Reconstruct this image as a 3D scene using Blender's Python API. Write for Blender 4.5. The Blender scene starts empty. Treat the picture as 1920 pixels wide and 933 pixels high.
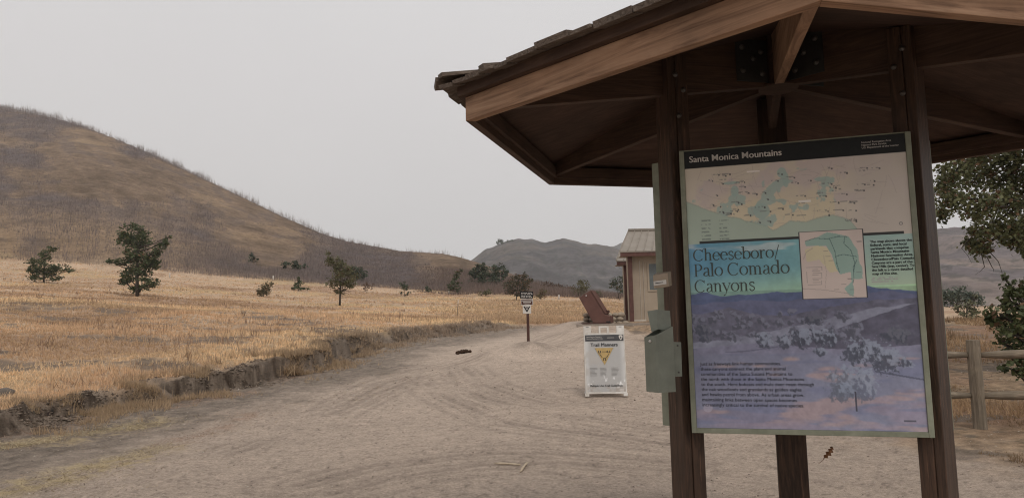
import bpy, bmesh, math, random
import numpy as np
from mathutils import Vector, Matrix
random.seed(7); RNG = np.random.default_rng(7)
S = bpy.context.scene; COL = S.collection
R_ = math.radians

# ------------------------------------------------------------------ camera
F, PITCH, ROLL, EYE = 1353.1, 0.10468, -0.02158, 1.5        # focal length in photo pixels (photo 1920 wide)
cp, sp, cr, sr = math.cos(PITCH), math.sin(PITCH), math.cos(ROLL), math.sin(ROLL)
_R, _U, _F = Vector((1, 0, 0)), Vector((0, -sp, cp)), Vector((0, cp, sp))
_r, _u = cr * _R + sr * _U, -sr * _R + cr * _U
cd = bpy.data.cameras.new('camera'); cam = bpy.data.objects.new('camera', cd); COL.objects.link(cam)
m = Matrix.Identity(4)
for i in range(3):
    m[i][0], m[i][1], m[i][2] = _r[i], _u[i], -_F[i]
m[2][3] = EYE
cam.matrix_world = m
cd.sensor_width = 36; cd.lens = 36 * F / 1920; cd.clip_start = 0.05; cd.clip_end = 6000
S.camera = cam

# ------------------------------------------------------------------ sky, sun, exposure
SUN_EL, SUN_AZ = 52.0, 160.0          # azimuth: clockwise from +Y (camera looks along +Y)
w = bpy.data.worlds.new('World'); S.world = w; w.use_nodes = True
nt = w.node_tree; nt.nodes.clear()
o_ = nt.nodes.new('ShaderNodeOutputWorld'); bg = nt.nodes.new('ShaderNodeBackground'); bg.inputs['Strength'].default_value = 0.1
sky = nt.nodes.new('ShaderNodeTexSky'); sky.sky_type = 'NISHITA'; sky.sun_disc = False
sky.sun_elevation = R_(SUN_EL); sky.sun_rotation = R_(SUN_AZ); sky.dust_density = 6; sky.air_density = 1.5
hs = nt.nodes.new('ShaderNodeHueSaturation'); hs.inputs['Saturation'].default_value = 0.05
mx = nt.nodes.new('ShaderNodeMixRGB'); mx.inputs[0].default_value = 0.93
tc = nt.nodes.new('ShaderNodeTexCoord'); sx = nt.nodes.new('ShaderNodeSeparateXYZ')
rp = nt.nodes.new('ShaderNodeValToRGB')
SKYL = 7.4
rp.color_ramp.elements[0].position = 0.0; rp.color_ramp.elements[0].color = (0.985, 0.965, 0.955, 1)
rp.color_ramp.elements[1].position = 0.5; rp.color_ramp.elements[1].color = (1.0, 0.985, 0.985, 1)
e = rp.color_ramp.elements.new(0.15); e.color = (0.99, 0.965, 0.955, 1)
e = rp.color_ramp.elements.new(0.33); e.color = (0.985, 0.955, 0.955, 1)
vm = nt.nodes.new('ShaderNodeVectorMath'); vm.operation = 'SCALE'; vm.inputs['Scale'].default_value = SKYL
L = nt.links.new
L(tc.outputs['Generated'], sx.inputs[0]); L(sx.outputs['Z'], rp.inputs[0]); L(rp.outputs[0], vm.inputs[0])
ns = nt.nodes.new('ShaderNodeTexNoise'); ns.inputs['Scale'].default_value = 1.6; ns.inputs['Detail'].default_value = 3
L(tc.outputs['Generated'], ns.inputs['Vector']); mr = nt.nodes.new('ShaderNodeMapRange'); mr.inputs['From Min'].default_value = .3; mr.inputs['From Max'].default_value = .7; mr.inputs['To Min'].default_value = SKYL * .96; mr.inputs['To Max'].default_value = SKYL * 1.035
L(ns.outputs['Fac'], mr.inputs['Value']); L(mr.outputs[0], vm.inputs['Scale'])
L(sky.outputs[0], hs.inputs['Color']); L(hs.outputs[0], mx.inputs[1]); L(vm.outputs[0], mx.inputs[2])
L(mx.outputs[0], bg.inputs[0]); L(bg.outputs[0], o_.inputs[0])
sd = bpy.data.lights.new('sun', 'SUN'); sun = bpy.data.objects.new('sun', sd); COL.objects.link(sun)
sd.energy = 1.2; sd.angle = R_(22); sd.color = (1.0, 0.93, 0.84)
_d = Vector((math.sin(R_(SUN_AZ)) * math.cos(R_(SUN_EL)), math.cos(R_(SUN_AZ)) * math.cos(R_(SUN_EL)), math.sin(R_(SUN_EL))))
sun.rotation_euler = _d.to_track_quat('Z', 'Y').to_euler()
sun.location = (0, 0, 30)
S.view_settings.view_transform = 'Standard'; S.view_settings.look = 'None'; S.view_settings.gamma = 1
S.view_settings.exposure = 0.0; S.view_settings.use_curve_mapping = False
S.cycles.max_bounces = 6; S.cycles.diffuse_bounces = 4; S.cycles.volume_bounces = 1
S.cycles.use_denoising = True; S.cycles.denoiser = 'OPENIMAGEDENOISE'; S.cycles.denoising_prefilter = 'ACCURATE'; S.cycles.denoising_input_passes = 'RGB_ALBEDO_NORMAL'; S.cycles.filter_width = 1.1

# ------------------------------------------------------------------ helpers: projection
def ray(px, py):
    x, y = px - 960.0, py - 466.5
    xs, ys = x * cr + y * sr, -x * sr + y * cr               # undo roll
    d = np.array([xs, F * cp + ys * sp, F * sp - ys * cp])
    return d / d[1]                                           # per metre of Y
def at(px, py, Y):
    d = ray(px, py); return Vector((d[0] * Y, Y, EYE + d[2] * Y))

# ------------------------------------------------------------------ helpers: noise
def _h(ix, iy, s):
    n = (ix * 374761393 + iy * 668265263 + s * 974711) & 0xffffffff
    n = ((n ^ (n >> 13)) * 1274126177) & 0xffffffff
    return ((n ^ (n >> 16)) & 0xffff) / 65535.0
def vnoise(x, y, s=0):
    x = np.asarray(x, float); y = np.asarray(y, float)
    ix = np.floor(x).astype(np.int64); iy = np.floor(y).astype(np.int64)
    fx = x - ix; fy = y - iy; fx = fx * fx * (3 - 2 * fx); fy = fy * fy * (3 - 2 * fy)
    a = _h(ix, iy, s); b = _h(ix + 1, iy, s); c = _h(ix, iy + 1, s); d = _h(ix + 1, iy + 1, s)
    return (a * (1 - fx) + b * fx) * (1 - fy) + (c * (1 - fx) + d * fx) * fy
def fbm(x, y, s=0, o=4):
    t = 0; amp = .5; n = 0
    for i in range(o):
        t = t + amp * vnoise(x, y, s + i * 17); n += amp; amp *= .5; x = np.asarray(x) * 2.03; y = np.asarray(y) * 2.03
    return t / n
def sstep(a, b, x):
    t = np.clip((x - a) / (b - a), 0, 1); return t * t * (3 - 2 * t)

# ------------------------------------------------------------------ helpers: terrain
_ty = np.array([-60, 0, 6, 9, 12.15, 16, 21, 28, 36, 45, 70, 100, 3000.])
_tz = np.array([-.3, 0, .06, .15, .27, .53, .90, 1.42, 1.62, 1.75, 2.4, 3.2, 3.4])
def zt(Y): return np.interp(Y, _ty, _tz)
def flat_hit(px, py):
    d = ray(px, py); Ys = np.linspace(3, 48, 4000); e = EYE + d[2] * Ys - zt(Ys)
    k = np.argmax(e <= 0) if (e <= 0).any() else len(Ys) - 1
    return np.array([d[0] * Ys[k], Ys[k]])
def pline(px): return np.array([flat_hit(*p) for p in px])
BANK = pline([(-260, 890), (-100, 842), (0, 816), (64, 802), (120, 788), (200, 770), (304, 752), (384, 738), (452, 724), (516, 711), (572, 698), (610, 682), (650, 668), (700, 653), (800, 632), (880, 620), (950, 611), (1000, 605)])
BANK = np.vstack([BANK[0] + (BANK[0] - BANK[2]) * 8, BANK, [BANK[-1] + np.array([4.5, 3.5]), BANK[-1] + np.array([30, 14]), BANK[-1] + np.array([300, 60])]])
def pdist(X, Y, P, signed=False):
    """distance to a polyline; signed: positive on its left side when walking along it"""
    best = np.full(np.shape(X), 1e9); sg = np.zeros(np.shape(X))
    for a, b in zip(P[:-1], P[1:]):
        d = b - a; l2 = d @ d
        t = np.clip(((X - a[0]) * d[0] + (Y - a[1]) * d[1]) / l2, 0, 1)
        dx = X - (a[0] + t * d[0]); dy = Y - (a[1] + t * d[1]); q = dx * dx + dy * dy
        k = q < best; best = np.where(k, q, best)
        sg = np.where(k, np.sign(d[0] * dy - d[1] * dx), sg)
    return np.sqrt(best) * (sg if signed else 1)
RIDGE_PX = [(-700, 40), (-400, 90), (-200, 148), (0, 199), (50, 209), (100, 220), (150, 234), (210, 257), (281, 286), (356, 322), (442, 363), (525, 403), (600, 436), (650, 452), (712, 463), (750, 470), (800, 473), (830, 475), (860, 481), (890, 490), (930, 503), (980, 520), (1050, 545), (1120, 570), (1300, 600), (2600, 640)]
_ra = np.array([ray(*p)[0] for p in RIDGE_PX]); _rs = np.array([ray(*p)[2] for p in RIDGE_PX])
SIGN_XY = np.array(at(991, 649, 18.7))[:2]
TRACKS = [pline(q) for q in (
    [(835, 690), (862, 725), (930, 752), (1060, 776), (1240, 800)], [(870, 690), (905, 722), (980, 745), (1100, 765), (1250, 785)],
    [(800, 720), (850, 752), (960, 790), (1120, 815), (1250, 830)],
    [(560, 905), (700, 872), (860, 852), (1020, 850), (1250, 862)], [(620, 925), (760, 893), (900, 872), (1050, 868), (1250, 880)],
    [(640, 760), (720, 720), (830, 690), (960, 655), (1040, 625)], [(420, 860), (560, 800), (700, 740), (840, 690)], [(1010, 660), (1090, 635), (1180, 622)])]
STRAW = [pline(q) for q in ([(40, 918), (132, 892), (200, 872), (256, 856), (306, 836)],)]
STRAW2 = [pline(q) for q in ([(-40, 845), (40, 832), (100, 825)], [(150, 812), (240, 802), (290, 790)])]
LEAF = [pline(q) for q in ([(304, 836), (350, 820), (400, 804), (480, 772)], [(328, 760), (390, 748), (455, 738)], [(20, 815), (120, 795), (180, 780)], [(520, 712), (560, 700), (600, 690)])]
RIGHT = pline([(1640, 835), (1800, 860), (1920, 892)]); RIGHT = np.vstack([RIGHT[0] + (RIGHT[0] - RIGHT[1]) * 1.0 + np.array([0.3, 14]), RIGHT[0] + np.array([-.2, 5]), RIGHT[0], RIGHT[1], RIGHT[2], RIGHT[2] + (RIGHT[2] - RIGHT[1]) * 8])

def bank_d(X, Y):
    d = pdist(X, Y, BANK, True)
    j = (fbm(X * .55, Y * .55, 3, 3) - .5) * 1.0 + (fbm(X * 2.6, Y * 2.6, 5, 3) - .5) * .75
    return d + j * sstep(45, 15, Y) 
_fa = np.array([ray(p, 500)[0] for p in (-900, -300, 0, 250, 450, 640, 850, 1000, 1150, 1300, 1500, 1800, 2600)])
_ft = np.array([14, 13, 11.9, 10.2, 8.6, 7.3, 6.1, 5.6, 5.0, 4.2, 3.2, 2.6, 2.2])
def field_raw(X, Y):
    dp = np.clip(pdist(X, Y, BANK, True), 0, 120); return zt(Y) + .055 * dp + .0007 * dp * dp
_fc = _ft - field_raw(_fa * 100, np.full(len(_fa), 100.)) - .36 * 0
def fcorr(X, Y):
    t = np.clip((Y - 22) / 78, 0, 1.0); return np.interp(X / np.maximum(Y, .5), _fa, _fc) * t ** 1.4
def base_z(X, Y):
    d = bank_d(X, Y); dp = np.maximum(pdist(X, Y, BANK, True), 0)
    dp = np.minimum(dp, 120)
    step = (.24 + .20 * np.exp(-((Y - 18.5) / 4.5) ** 2)) * sstep(-.05, .12 + .5 * sstep(.45, .7, fbm(X * .8, Y * .8, 25, 2)), d) * sstep(60, 28, Y) 
    z = zt(Y) + step + .055 * dp + .0007 * dp * dp + fcorr(X, Y)
    z = z + sstep(.1, 1.2, d) * ((fbm(X * .35, Y * .35, 11, 3) - .5) * .35 + (fbm(X * 2.2, Y * 2.2, 12, 3) - .5) * .10)
    z = z + (fbm(X * .5, Y * .5, 21, 4) - .5) * .10 + (fbm(X * 5, Y * 5, 23, 3) - .5) * .012
    # clods on the broken bank and rough shoulder
    rough = np.exp(-((d - .15) / .38) ** 2) * sstep(50, 25, Y)
    z = z + rough * (fbm(X * 8, Y * 8, 31, 4) - .5) * .20
    sh = sstep(-3.2, -.2, d) * sstep(.2, -.2, d)
    z = z + sh * (fbm(X * 7, Y * 7, 33, 2) - .5) * .035
    # little mound at the sign post
    q = np.hypot(X - SIGN_XY[0], Y - SIGN_XY[1]); z = z + .27 * np.exp(-(q / 1.0) ** 2) * (1 + .5 * (fbm(X * 2.5, Y * 2.5, 35, 3) - .5)) + .05 * np.exp(-(q / .45) ** 2)
    z = z + .24 * sstep(21, 25.0, Y) * sstep(1.2, 2.6, X) * sstep(12, 9, X) * sstep(33, 31, Y)
    return z
def track_mask(X, Y):
    t = np.zeros(np.shape(X))
    for P in TRACKS:
        d = pdist(X, Y, P); lat = .10 + .0 * d
        t = np.maximum(t, np.exp(-((d - .02) / .07) ** 2)); t = np.maximum(t, .7 * np.exp(-((d - .20) / .05) ** 2)); t = np.maximum(t, .6 * np.exp(-((d - .46) / .06) ** 2))
    return t * sstep(.25, .6, fbm(X * .9, Y * .9, 41, 3))
def hill_z(X, Y, zb):
    a = X / np.maximum(Y, 1e-3)
    s = np.interp(a, _ra, _rs)
    Yr = np.interp(a, [_ra[0], ray(0, 200)[0], ray(885, 480)[0], .3], [330, 300, 165, 150])
    Yf = np.full(np.shape(X), 98.)
    zr = EYE + s * Yr
    zf = np.interp(a, _fa, _ft)
    zr = np.maximum(zr, zf)
    t = np.clip((Y - Yf) / (Yr - Yf), 0, 1)
    t = t + 0
    hgt = t ** 1.12
    z = zf + (zr - zf) * hgt
    rel = (zr - zf)
    z = z + rel * .05 * np.sin(np.pi * t) * (fbm(X * .018, Y * .018, 51, 4) - .5) * 2 + np.sin(np.pi * np.clip(t, 0, 1)) * (fbm(X * .16, Y * .16, 53, 3) - .5) * 1.6
    back = np.maximum(Y - Yr, 0)
    z = z - np.minimum(back * .55, rel + 2) * sstep(0, 12, back)
    return np.where(Y > Yf, z, zb)
def terr(X, Y):
    X = np.asarray(X, float); Y = np.asarray(Y, float)
    z = base_z(X, np.minimum(Y, 98.5)) if False else base_z(X, Y)
    return hill_z(X, Y, z)
def hit(px, py, y0=4.0, y1=330.0):
    d = ray(px, py); Ys = np.exp(np.linspace(math.log(y0), math.log(y1), 1400))
    e = EYE + d[2] * Ys - terr(d[0] * Ys, Ys)
    k = int(np.argmax(e <= 0)) if (e <= 0).any() else len(Ys) - 1
    Y = Ys[k]; return Vector((d[0] * Y, Y, float(terr(np.array([d[0] * Y]), np.array([Y]))[0])))
def gz(x, y): return float(terr(np.array([x]), np.array([y]))[0])

# ------------------------------------------------------------------ helpers: materials
def mat(name, rough=.8, spec=.3, metal=0):
    m = bpy.data.materials.new(name); m.use_nodes = True
    b = m.node_tree.nodes['Principled BSDF']; b.inputs['Roughness'].default_value = rough
    b.inputs['Specular IOR Level'].default_value = spec; b.inputs['Metallic'].default_value = metal
    return m, m.node_tree, b
def N(nt, t, **k):
    n = nt.nodes.new(t)
    for a, v in k.items():
        if a in n.inputs: n.inputs[a].default_value = v
        else: setattr(n, a, v)
    return n
def noise(nt, scale, detail=4, rough=.6, vec=None, dist=0):
    n = N(nt, 'ShaderNodeTexNoise'); n.inputs['Scale'].default_value = scale; n.inputs['Detail'].default_value = detail
    n.inputs['Roughness'].default_value = rough; n.inputs['Distortion'].default_value = dist
    if vec is not None: nt.links.new(vec, n.inputs['Vector'])
    return n
def ramp(nt, src, stops):
    r = N(nt, 'ShaderNodeValToRGB'); el = r.color_ramp.elements
    el[0].position, el[0].color = stops[0][0], (*stops[0][1], 1); el[1].position, el[1].color = stops[-1][0], (*stops[-1][1], 1)
    for p, c in stops[1:-1]:
        q = el.new(p); q.color = (*c, 1)
    nt.links.new(src, r.inputs[0]); return r
def coords(nt, scale=(1, 1, 1), out='Object'):
    t = N(nt, 'ShaderNodeTexCoord'); mp = N(nt, 'ShaderNodeMapping'); mp.inputs['Scale'].default_value = scale
    nt.links.new(t.outputs[out], mp.inputs['Vector']); return mp.outputs[0]
def bump(nt, b, src, strength, dist=.01):
    n = N(nt, 'ShaderNodeBump'); n.inputs['Strength'].default_value = strength; n.inputs['Distance'].default_value = dist
    nt.links.new(src, n.inputs['Height']); nt.links.new(n.outputs[0], b.inputs['Normal'])
def wood(name, dark, mid, light, sc=1.0, rough=.75, wear=None, bstr=.35):
    m, nt, b = mat(name, rough, .25)
    v = coords(nt, (1.1 * sc, 14 * sc, 14 * sc))
    n1 = noise(nt, 2.2, 6, .65, v, 2.2)
    r = ramp(nt, n1.outputs['Fac'], [(.28, dark), (.5, mid), (.72, light)])
    v2 = coords(nt, (1.5, 1.5, 1.5)); n2 = noise(nt, 2.5, 4, .6, v2)
    mxx = N(nt, 'ShaderNodeMixRGB', blend_type='MULTIPLY'); mxx.inputs[0].default_value = .55
    r2 = ramp(nt, n2.outputs['Fac'], [(.3, (.55, .55, .55)), (.7, (1.25, 1.2, 1.15))])
    nt.links.new(r.outputs[0], mxx.inputs[1]); nt.links.new(r2.outputs[0], mxx.inputs[2]); out = mxx.outputs[0]
    if wear:
        v3 = coords(nt, (1.4, 22, 22)); n3 = noise(nt, 2.0, 5, .7, v3)
        r3 = ramp(nt, n3.outputs['Fac'], [(.60, (0, 0, 0)), (.72, (1, 1, 1))])
        m3 = N(nt, 'ShaderNodeMixRGB'); nt.links.new(r3.outputs[0], m3.inputs[0]); nt.links.new(out, m3.inputs[1]); m3.inputs[2].default_value = (*wear, 1); out = m3.outputs[0]
    nt.links.new(out, b.inputs['Base Color']); bump(nt, b, n1.outputs['Fac'], bstr, .006)
    return m
def paint(name, c, c2=None, rough=.6, spec=.35, sc=6, metal=0, bstr=.08):
    m, nt, b = mat(name, rough, spec, metal)
    n = noise(nt, sc, 6, .65, coords(nt)); c2 = c2 or tuple(x * .72 for x in c)
    r = ramp(nt, n.outputs['Fac'], [(.35, c2), (.62, c)]); nt.links.new(r.outputs[0], b.inputs['Base Color'])
    n2 = noise(nt, sc * 14, 3, .6, coords(nt)); bump(nt, b, n2.outputs['Fac'], bstr, .004)
    return m
def vcol(name, rough=.85, spec=.2, mod=None, bmp=None, transl=0):
    """base colour from the 'col' attribute, broken up by noise"""
    m, nt, b = mat(name, rough, spec)
    a = N(nt, 'ShaderNodeVertexColor'); a.layer_name = 'col'; out = a.outputs[0]
    if mod:
        for sc, lo, hi, stretch in mod:
            n = noise(nt, sc, 5, .7, coords(nt, stretch)); r = ramp(nt, n.outputs['Fac'], [(.3, (lo,) * 3), (.7, (hi,) * 3)])
            x = N(nt, 'ShaderNodeMixRGB', blend_type='MULTIPLY'); x.inputs[0].default_value = 1
            nt.links.new(out, x.inputs[1]); nt.links.new(r.outputs[0], x.inputs[2]); out = x.outputs[0]
    nt.links.new(out, b.inputs['Base Color'])
    if bmp:
        n = noise(nt, bmp[0], 8, .75, coords(nt)); bump(nt, b, n.outputs['Fac'], bmp[1], bmp[2])
    if transl:
        tr = N(nt, 'ShaderNodeBsdfTranslucent'); ms = N(nt, 'ShaderNodeMixShader'); ms.inputs[0].default_value = transl
        nt.links.new(out, tr.inputs[0]); nt.links.new(b.outputs[0], ms.inputs[1]); nt.links.new(tr.outputs[0], ms.inputs[2])
        nt.links.new(ms.outputs[0], nt.nodes['Material Output'].inputs[0])
    return m

# ------------------------------------------------------------------ helpers: objects
PW = {}
def tag(o, label=None, cat=None, group=None, kind=None):
    for k, v in (('label', label), ('category', cat), ('group', group), ('kind', kind)):
        if v: o[k] = v
    return o
def place(o, parent, M=None):
    COL.objects.link(o); M = M or Matrix.Identity(4)
    PW[o.name] = M.copy()
    if parent:
        o.parent = parent; o.matrix_basis = PW[parent.name].inverted() @ M
    else: o.matrix_basis = M
    return o
def empty(name, loc, label, cat, group=None, rz=0):
    o = bpy.data.objects.new(name, None); place(o, None, Matrix.Translation(loc) @ Matrix.Rotation(rz, 4, 'Z')); o.empty_display_size = .1
    return tag(o, label, cat, group)
def mesh_np(name, V, Fc, mats, cols=None, smooth=False):
    """V (n,3); Fc (m,k) equal-size faces; cols (n,3) per-vertex colour"""
    me = bpy.data.meshes.new(name); V = np.ascontiguousarray(V, np.float32); Fc = np.ascontiguousarray(Fc, np.int32); k = Fc.shape[1]
    me.vertices.add(len(V)); me.vertices.foreach_set('co', V.ravel())
    me.loops.add(Fc.size); me.loops.foreach_set('vertex_index', Fc.ravel())
    me.polygons.add(len(Fc)); me.polygons.foreach_set('loop_start', np.arange(0, Fc.size, k, dtype=np.int32))
    if smooth: me.polygons.foreach_set('use_smooth', np.ones(len(Fc), bool))
    me.update(calc_edges=True)
    for mm in (mats if isinstance(mats, (list, tuple)) else [mats]): me.materials.append(mm)
    if cols is not None:
        ca = me.color_attributes.new('col', 'FLOAT_COLOR', 'POINT')
        ca.data.foreach_set('color', np.ascontiguousarray(np.c_[cols, np.ones(len(cols))], np.float32).ravel())
    return me
class MB:
    def __init__(s): s.v = []; s.f = []; s.m = []; s.sm = []
    def add(s, vs, fs, mi=0, smooth=False):
        b = len(s.v); s.v += [tuple(v) for v in vs]; s.f += [tuple(b + i for i in f) for f in fs]; s.m += [mi] * len(fs); s.sm += [smooth] * len(fs); return s
    def box(s, c, h, mi=0, M=None):
        vs = [Vector((c[0] + a * h[0], c[1] + b * h[1], c[2] + d * h[2])) for d in (-1, 1) for b in (-1, 1) for a in (-1, 1)]
        if M is not None: vs = [M @ v for v in vs]
        return s.add(vs, [(0, 2, 3, 1), (4, 5, 7, 6), (0, 1, 5, 4), (2, 6, 7, 3), (0, 4, 6, 2), (1, 3, 7, 5)], mi)
    def bx(s, x0, x1, y0, y1, z0, z1, mi=0): return s.box(((x0 + x1) / 2, (y0 + y1) / 2, (z0 + z1) / 2), (abs(x1 - x0) / 2, abs(y1 - y0) / 2, abs(z1 - z0) / 2), mi)
    def loft(s, A, B, mi=0):
        """closed solid between two equal-length rings"""
        n = len(A); fs = [tuple(range(n))[::-1], tuple(range(n, 2 * n))] + [(i, (i + 1) % n, n + (i + 1) % n, n + i) for i in range(n)]
        return s.add(list(A) + list(B), fs, mi)
    def prism(s, poly, y0, y1, mi=0):      # polygon in x,z extruded along y
        return s.loft([(x, y0, z) for x, z in poly], [(x, y1, z) for x, z in poly], mi)
    def tube(s, pts, rad, n=7, mi=0, cap=True, jit=0):
        pts = [Vector(p) for p in pts]; rings = []
        for i, p in enumerate(pts):
            t = (pts[min(i + 1, len(pts) - 1)] - pts[max(i - 1, 0)]).normalized()
            a = t.orthogonal().normalized() if i == 0 else (a - a.dot(t) * t).normalized()
            bb = t.cross(a); r = rad[i] if hasattr(rad, '__len__') else rad
            rings.append([p + r * (1 + random.uniform(-jit, jit)) * (math.cos(2 * math.pi * k / n) * a + math.sin(2 * math.pi * k / n) * bb) for k in range(n)])
        vs = [v for r in rings for v in r]
        fs = [(i * n + k, i * n + (k + 1) % n, (i + 1) * n + (k + 1) % n, (i + 1) * n + k) for i in range(len(pts) - 1) for k in range(n)]
        if cap: fs += [tuple(range(n))[::-1], tuple((len(pts) - 1) * n + k for k in range(n))]
        return s.add(vs, fs, mi, True)
    def build(s, name, mats, parent=None, M=None, bevel=0, smooth=None):
        me = bpy.data.meshes.new(name); me.from_pydata(s.v, [], s.f)
        for mm in (mats if isinstance(mats, (list, tuple)) else [mats]): me.materials.append(mm)
        me.polygons.foreach_set('material_index', s.m); me.polygons.foreach_set('use_smooth', s.sm if smooth is None else [smooth] * len(s.f))
        bm = bmesh.new(); bm.from_mesh(me); bmesh.ops.recalc_face_normals(bm, faces=bm.faces); bm.to_mesh(me); bm.free(); me.update()
        o = bpy.data.objects.new(name, me); place(o, parent, M)
        if bevel:
            b = o.modifiers.new('bevel', 'BEVEL'); b.width = bevel; b.segments = 2; b.limit_method = 'ANGLE'
        return o
def obj(name, me, parent=None, M=None):
    return place(bpy.data.objects.new(name, me), parent, M)
def frame(o, x, y=None, z=Vector((0, 0, 1))):
    """matrix with local X along x, local Z as near z as possible"""
    x = Vector(x).normalized(); y = Vector(z).cross(x).normalized() if y is None else Vector(y).normalized(); z = x.cross(y)
    M = Matrix.Identity(4)
    for i in range(3): M[i][0], M[i][1], M[i][2], M[i][3] = x[i], y[i], z[i], o[i]
    return M
def text_mesh(body, size, x, z, y, bold=0, align='LEFT', line=1.0, depth=.0004, width=None, shear=0, spacing=1.0):
    """lettering standing in local XZ, facing -Y, at (x, y, z) = start of the first baseline"""
    cu = bpy.data.curves.new('t', 'FONT'); cu.body = body; cu.size = size; cu.offset = bold; cu.align_x = align; cu.space_line = line; cu.extrude = depth; cu.shear = shear; cu.space_character = spacing
    cu.resolution_u = 3
    o = bpy.data.objects.new('t', cu); COL.objects.link(o); bpy.context.view_layer.update()
    me = bpy.data.meshes.new_from_object(o.evaluated_get(bpy.context.evaluated_depsgraph_get())); bpy.data.objects.remove(o); bpy.data.curves.remove(cu)
    vs = np.array([v.co[:] for v in me.vertices]); fs = [tuple(p.vertices) for p in me.polygons]; bpy.data.meshes.remove(me)
    k = 1
    if width: k = width / max(1e-6, vs[:, 0].max() - vs[:, 0].min())
    return [(x + a * k, y - c, z + b * k) for a, b, c in vs], fs
def text_block(lines, size, x, z, y, pitch, width=None, bold=0, fake=0):
    ms = [text_mesh(l, size, 0, 0, 0, bold) for l in lines]
    wmax = max(max(v[0] for v in vs) - min(v[0] for v in vs) for vs, _ in ms); k = width / wmax if width else 1
    out = []
    for i, (vs, fs) in enumerate(ms):
        for f in ((-fake, 0), (fake, .00012)) if fake else ((0, 0),):
            out.append(([(x + a * k + f[0], y + b - f[1], z - pitch * i + c * k) for a, b, c in vs], fs))
    return out
def lettering(name, items, m, parent, M):
    mb = MB()
    for vs, fs in items: mb.add(vs, fs)
    return mb.build(name, m, parent, M)

# ================================================================== MATERIALS
M_ground = vcol('dirt ground', .95, .1, [(7, .88, 1.12, (1, 1, 1)), (28, .80, 1.2, (1, 1, 1)), (95, .68, 1.34, (1, 1, 1))], (30, 1, .045))
M_field = vcol('dry field ground', .95, .1, [(5, .75, 1.2, (1, 1, 1)), (45, .7, 1.25, (1, 1, 1))], (20, 1, .05))
M_hill = vcol('hillside', .95, .05, [(.12, .84, 1.16, (1, 1, 1)), (.45, .74, 1.26, (1, 1, 1)), (2.4, .66, 1.36, (1, 1, .5))], (1.1, 1, .8))
M_far = vcol('far hills', .95, .05, [(.03, .8, 1.2, (1, 1, 1)), (.2, .75, 1.3, (1, 1, 1))], (.15, .6, 3))
M_blade = vcol('straw', .8, .2, None, None, .25)
M_leaf = vcol('leaf', .55, .3, None, None, .25)
M_print = vcol('printed panel', .5, .2)
M_bark = wood('bark', (.03, .024, .02), (.06, .05, .042), (.11, .09, .075), .6, .95, bstr=1)
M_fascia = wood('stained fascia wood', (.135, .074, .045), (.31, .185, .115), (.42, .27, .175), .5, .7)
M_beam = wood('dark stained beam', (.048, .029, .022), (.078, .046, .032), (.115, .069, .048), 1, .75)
M_post = wood('weathered dark post', (.026, .017, .012), (.060, .037, .026), (.105, .058, .038), 1, .55, wear=(.19, .105, .07))
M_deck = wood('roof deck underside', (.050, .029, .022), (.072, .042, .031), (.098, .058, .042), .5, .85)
M_shake = wood('weathered shake', (.06, .045, .036), (.14, .11, .09), (.25, .21, .175), 1.4, .95, bstr=1)
M_steel = paint('dark steel plate', (.055, .055, .052), (.035, .035, .033), .5, .4, 10, .3)
M_bolt = paint('dull bolt', (.16, .15, .14), None, .4, .5, 20, .6)
M_olive = paint('olive painted aluminium', (.26, .27, .205), (.17, .18, .13), .5, .35, 9)
M_olived = paint('olive grey box paint', (.20, .215, .175), (.15, .16, .13), .45, .4, 7)
M_black = paint('black ink', (.012, .012, .013), (.009, .009, .01), .6, .3)
M_ink = paint('faded ink', (.03, .032, .035), (.02, .02, .022), .6, .3)
M_title = paint('grey green title ink', (.085, .10, .09), (.065, .08, .072), .6, .3)
M_whiteink = paint('white ink', (.62, .58, .54), (.5, .47, .44), .6, .3)
M_white = paint('dusty white plastic', (.66, .635, .60), (.48, .44, .39), .5, .4, 5)
M_tan = paint('tan wall', (.37, .305, .235), (.32, .26, .20), .85, .2, 2)
M_trimw = paint('pale trim', (.55, .50, .44), (.46, .41, .35), .8, .2, 4)
M_redbr = paint('red brown trim', (.12, .056, .045), (.085, .039, .032), .7, .3, 5)
M_boxbr = paint('brown painted steel', (.125, .058, .045), (.095, .042, .033), .6, .35, 3)
M_roofm = paint('tan metal roof', (.27, .235, .20), (.23, .20, .165), .5, .4, 2)
M_glass = paint('dark window', (.13, .15, .15), (.10, .11, .11), .15, .6, 3)
M_conc = paint('concrete', (.30, .255, .215), (.22, .185, .155), .95, .1, 4)
M_stone = paint('river stone', (.40, .335, .26), (.25, .20, .155), .9, .15, 3, bstr=.4)
M_mortar = paint('mortar', (.16, .13, .105), None, .95, .1)
M_rail = wood('grey weathered rail', (.12, .095, .07), (.20, .165, .125), (.30, .25, .195), .9, .9, bstr=.8)
M_signbr = paint('brown post paint', (.075, .032, .024), (.05, .022, .017), .6, .3, 8)
M_yellow = paint('faded yellow ink', (.48, .335, .135), (.38, .27, .12), .6, .3, 12)
M_header = paint('charcoal ink', (.075, .075, .08), (.055, .055, .058), .6, .3, 8)
M_manure = paint('manure', (.055, .032, .02), (.03, .018, .012), .95, .1, 20, bstr=1)
M_stick = paint('bleached stick', (.50, .42, .32), (.36, .29, .21), .9, .1, 10)
M_dleaf = paint('dead oak leaf', (.16, .075, .035), (.08, .04, .022), .8, .2, 30)
M_rock = paint('grey rock', (.20, .17, .145), (.12, .10, .085), .95, .1, 4, bstr=.6)
M_tanbox = paint('tan plastic', (.36, .29, .22), (.30, .24, .18), .6, .3, 9)

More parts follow.
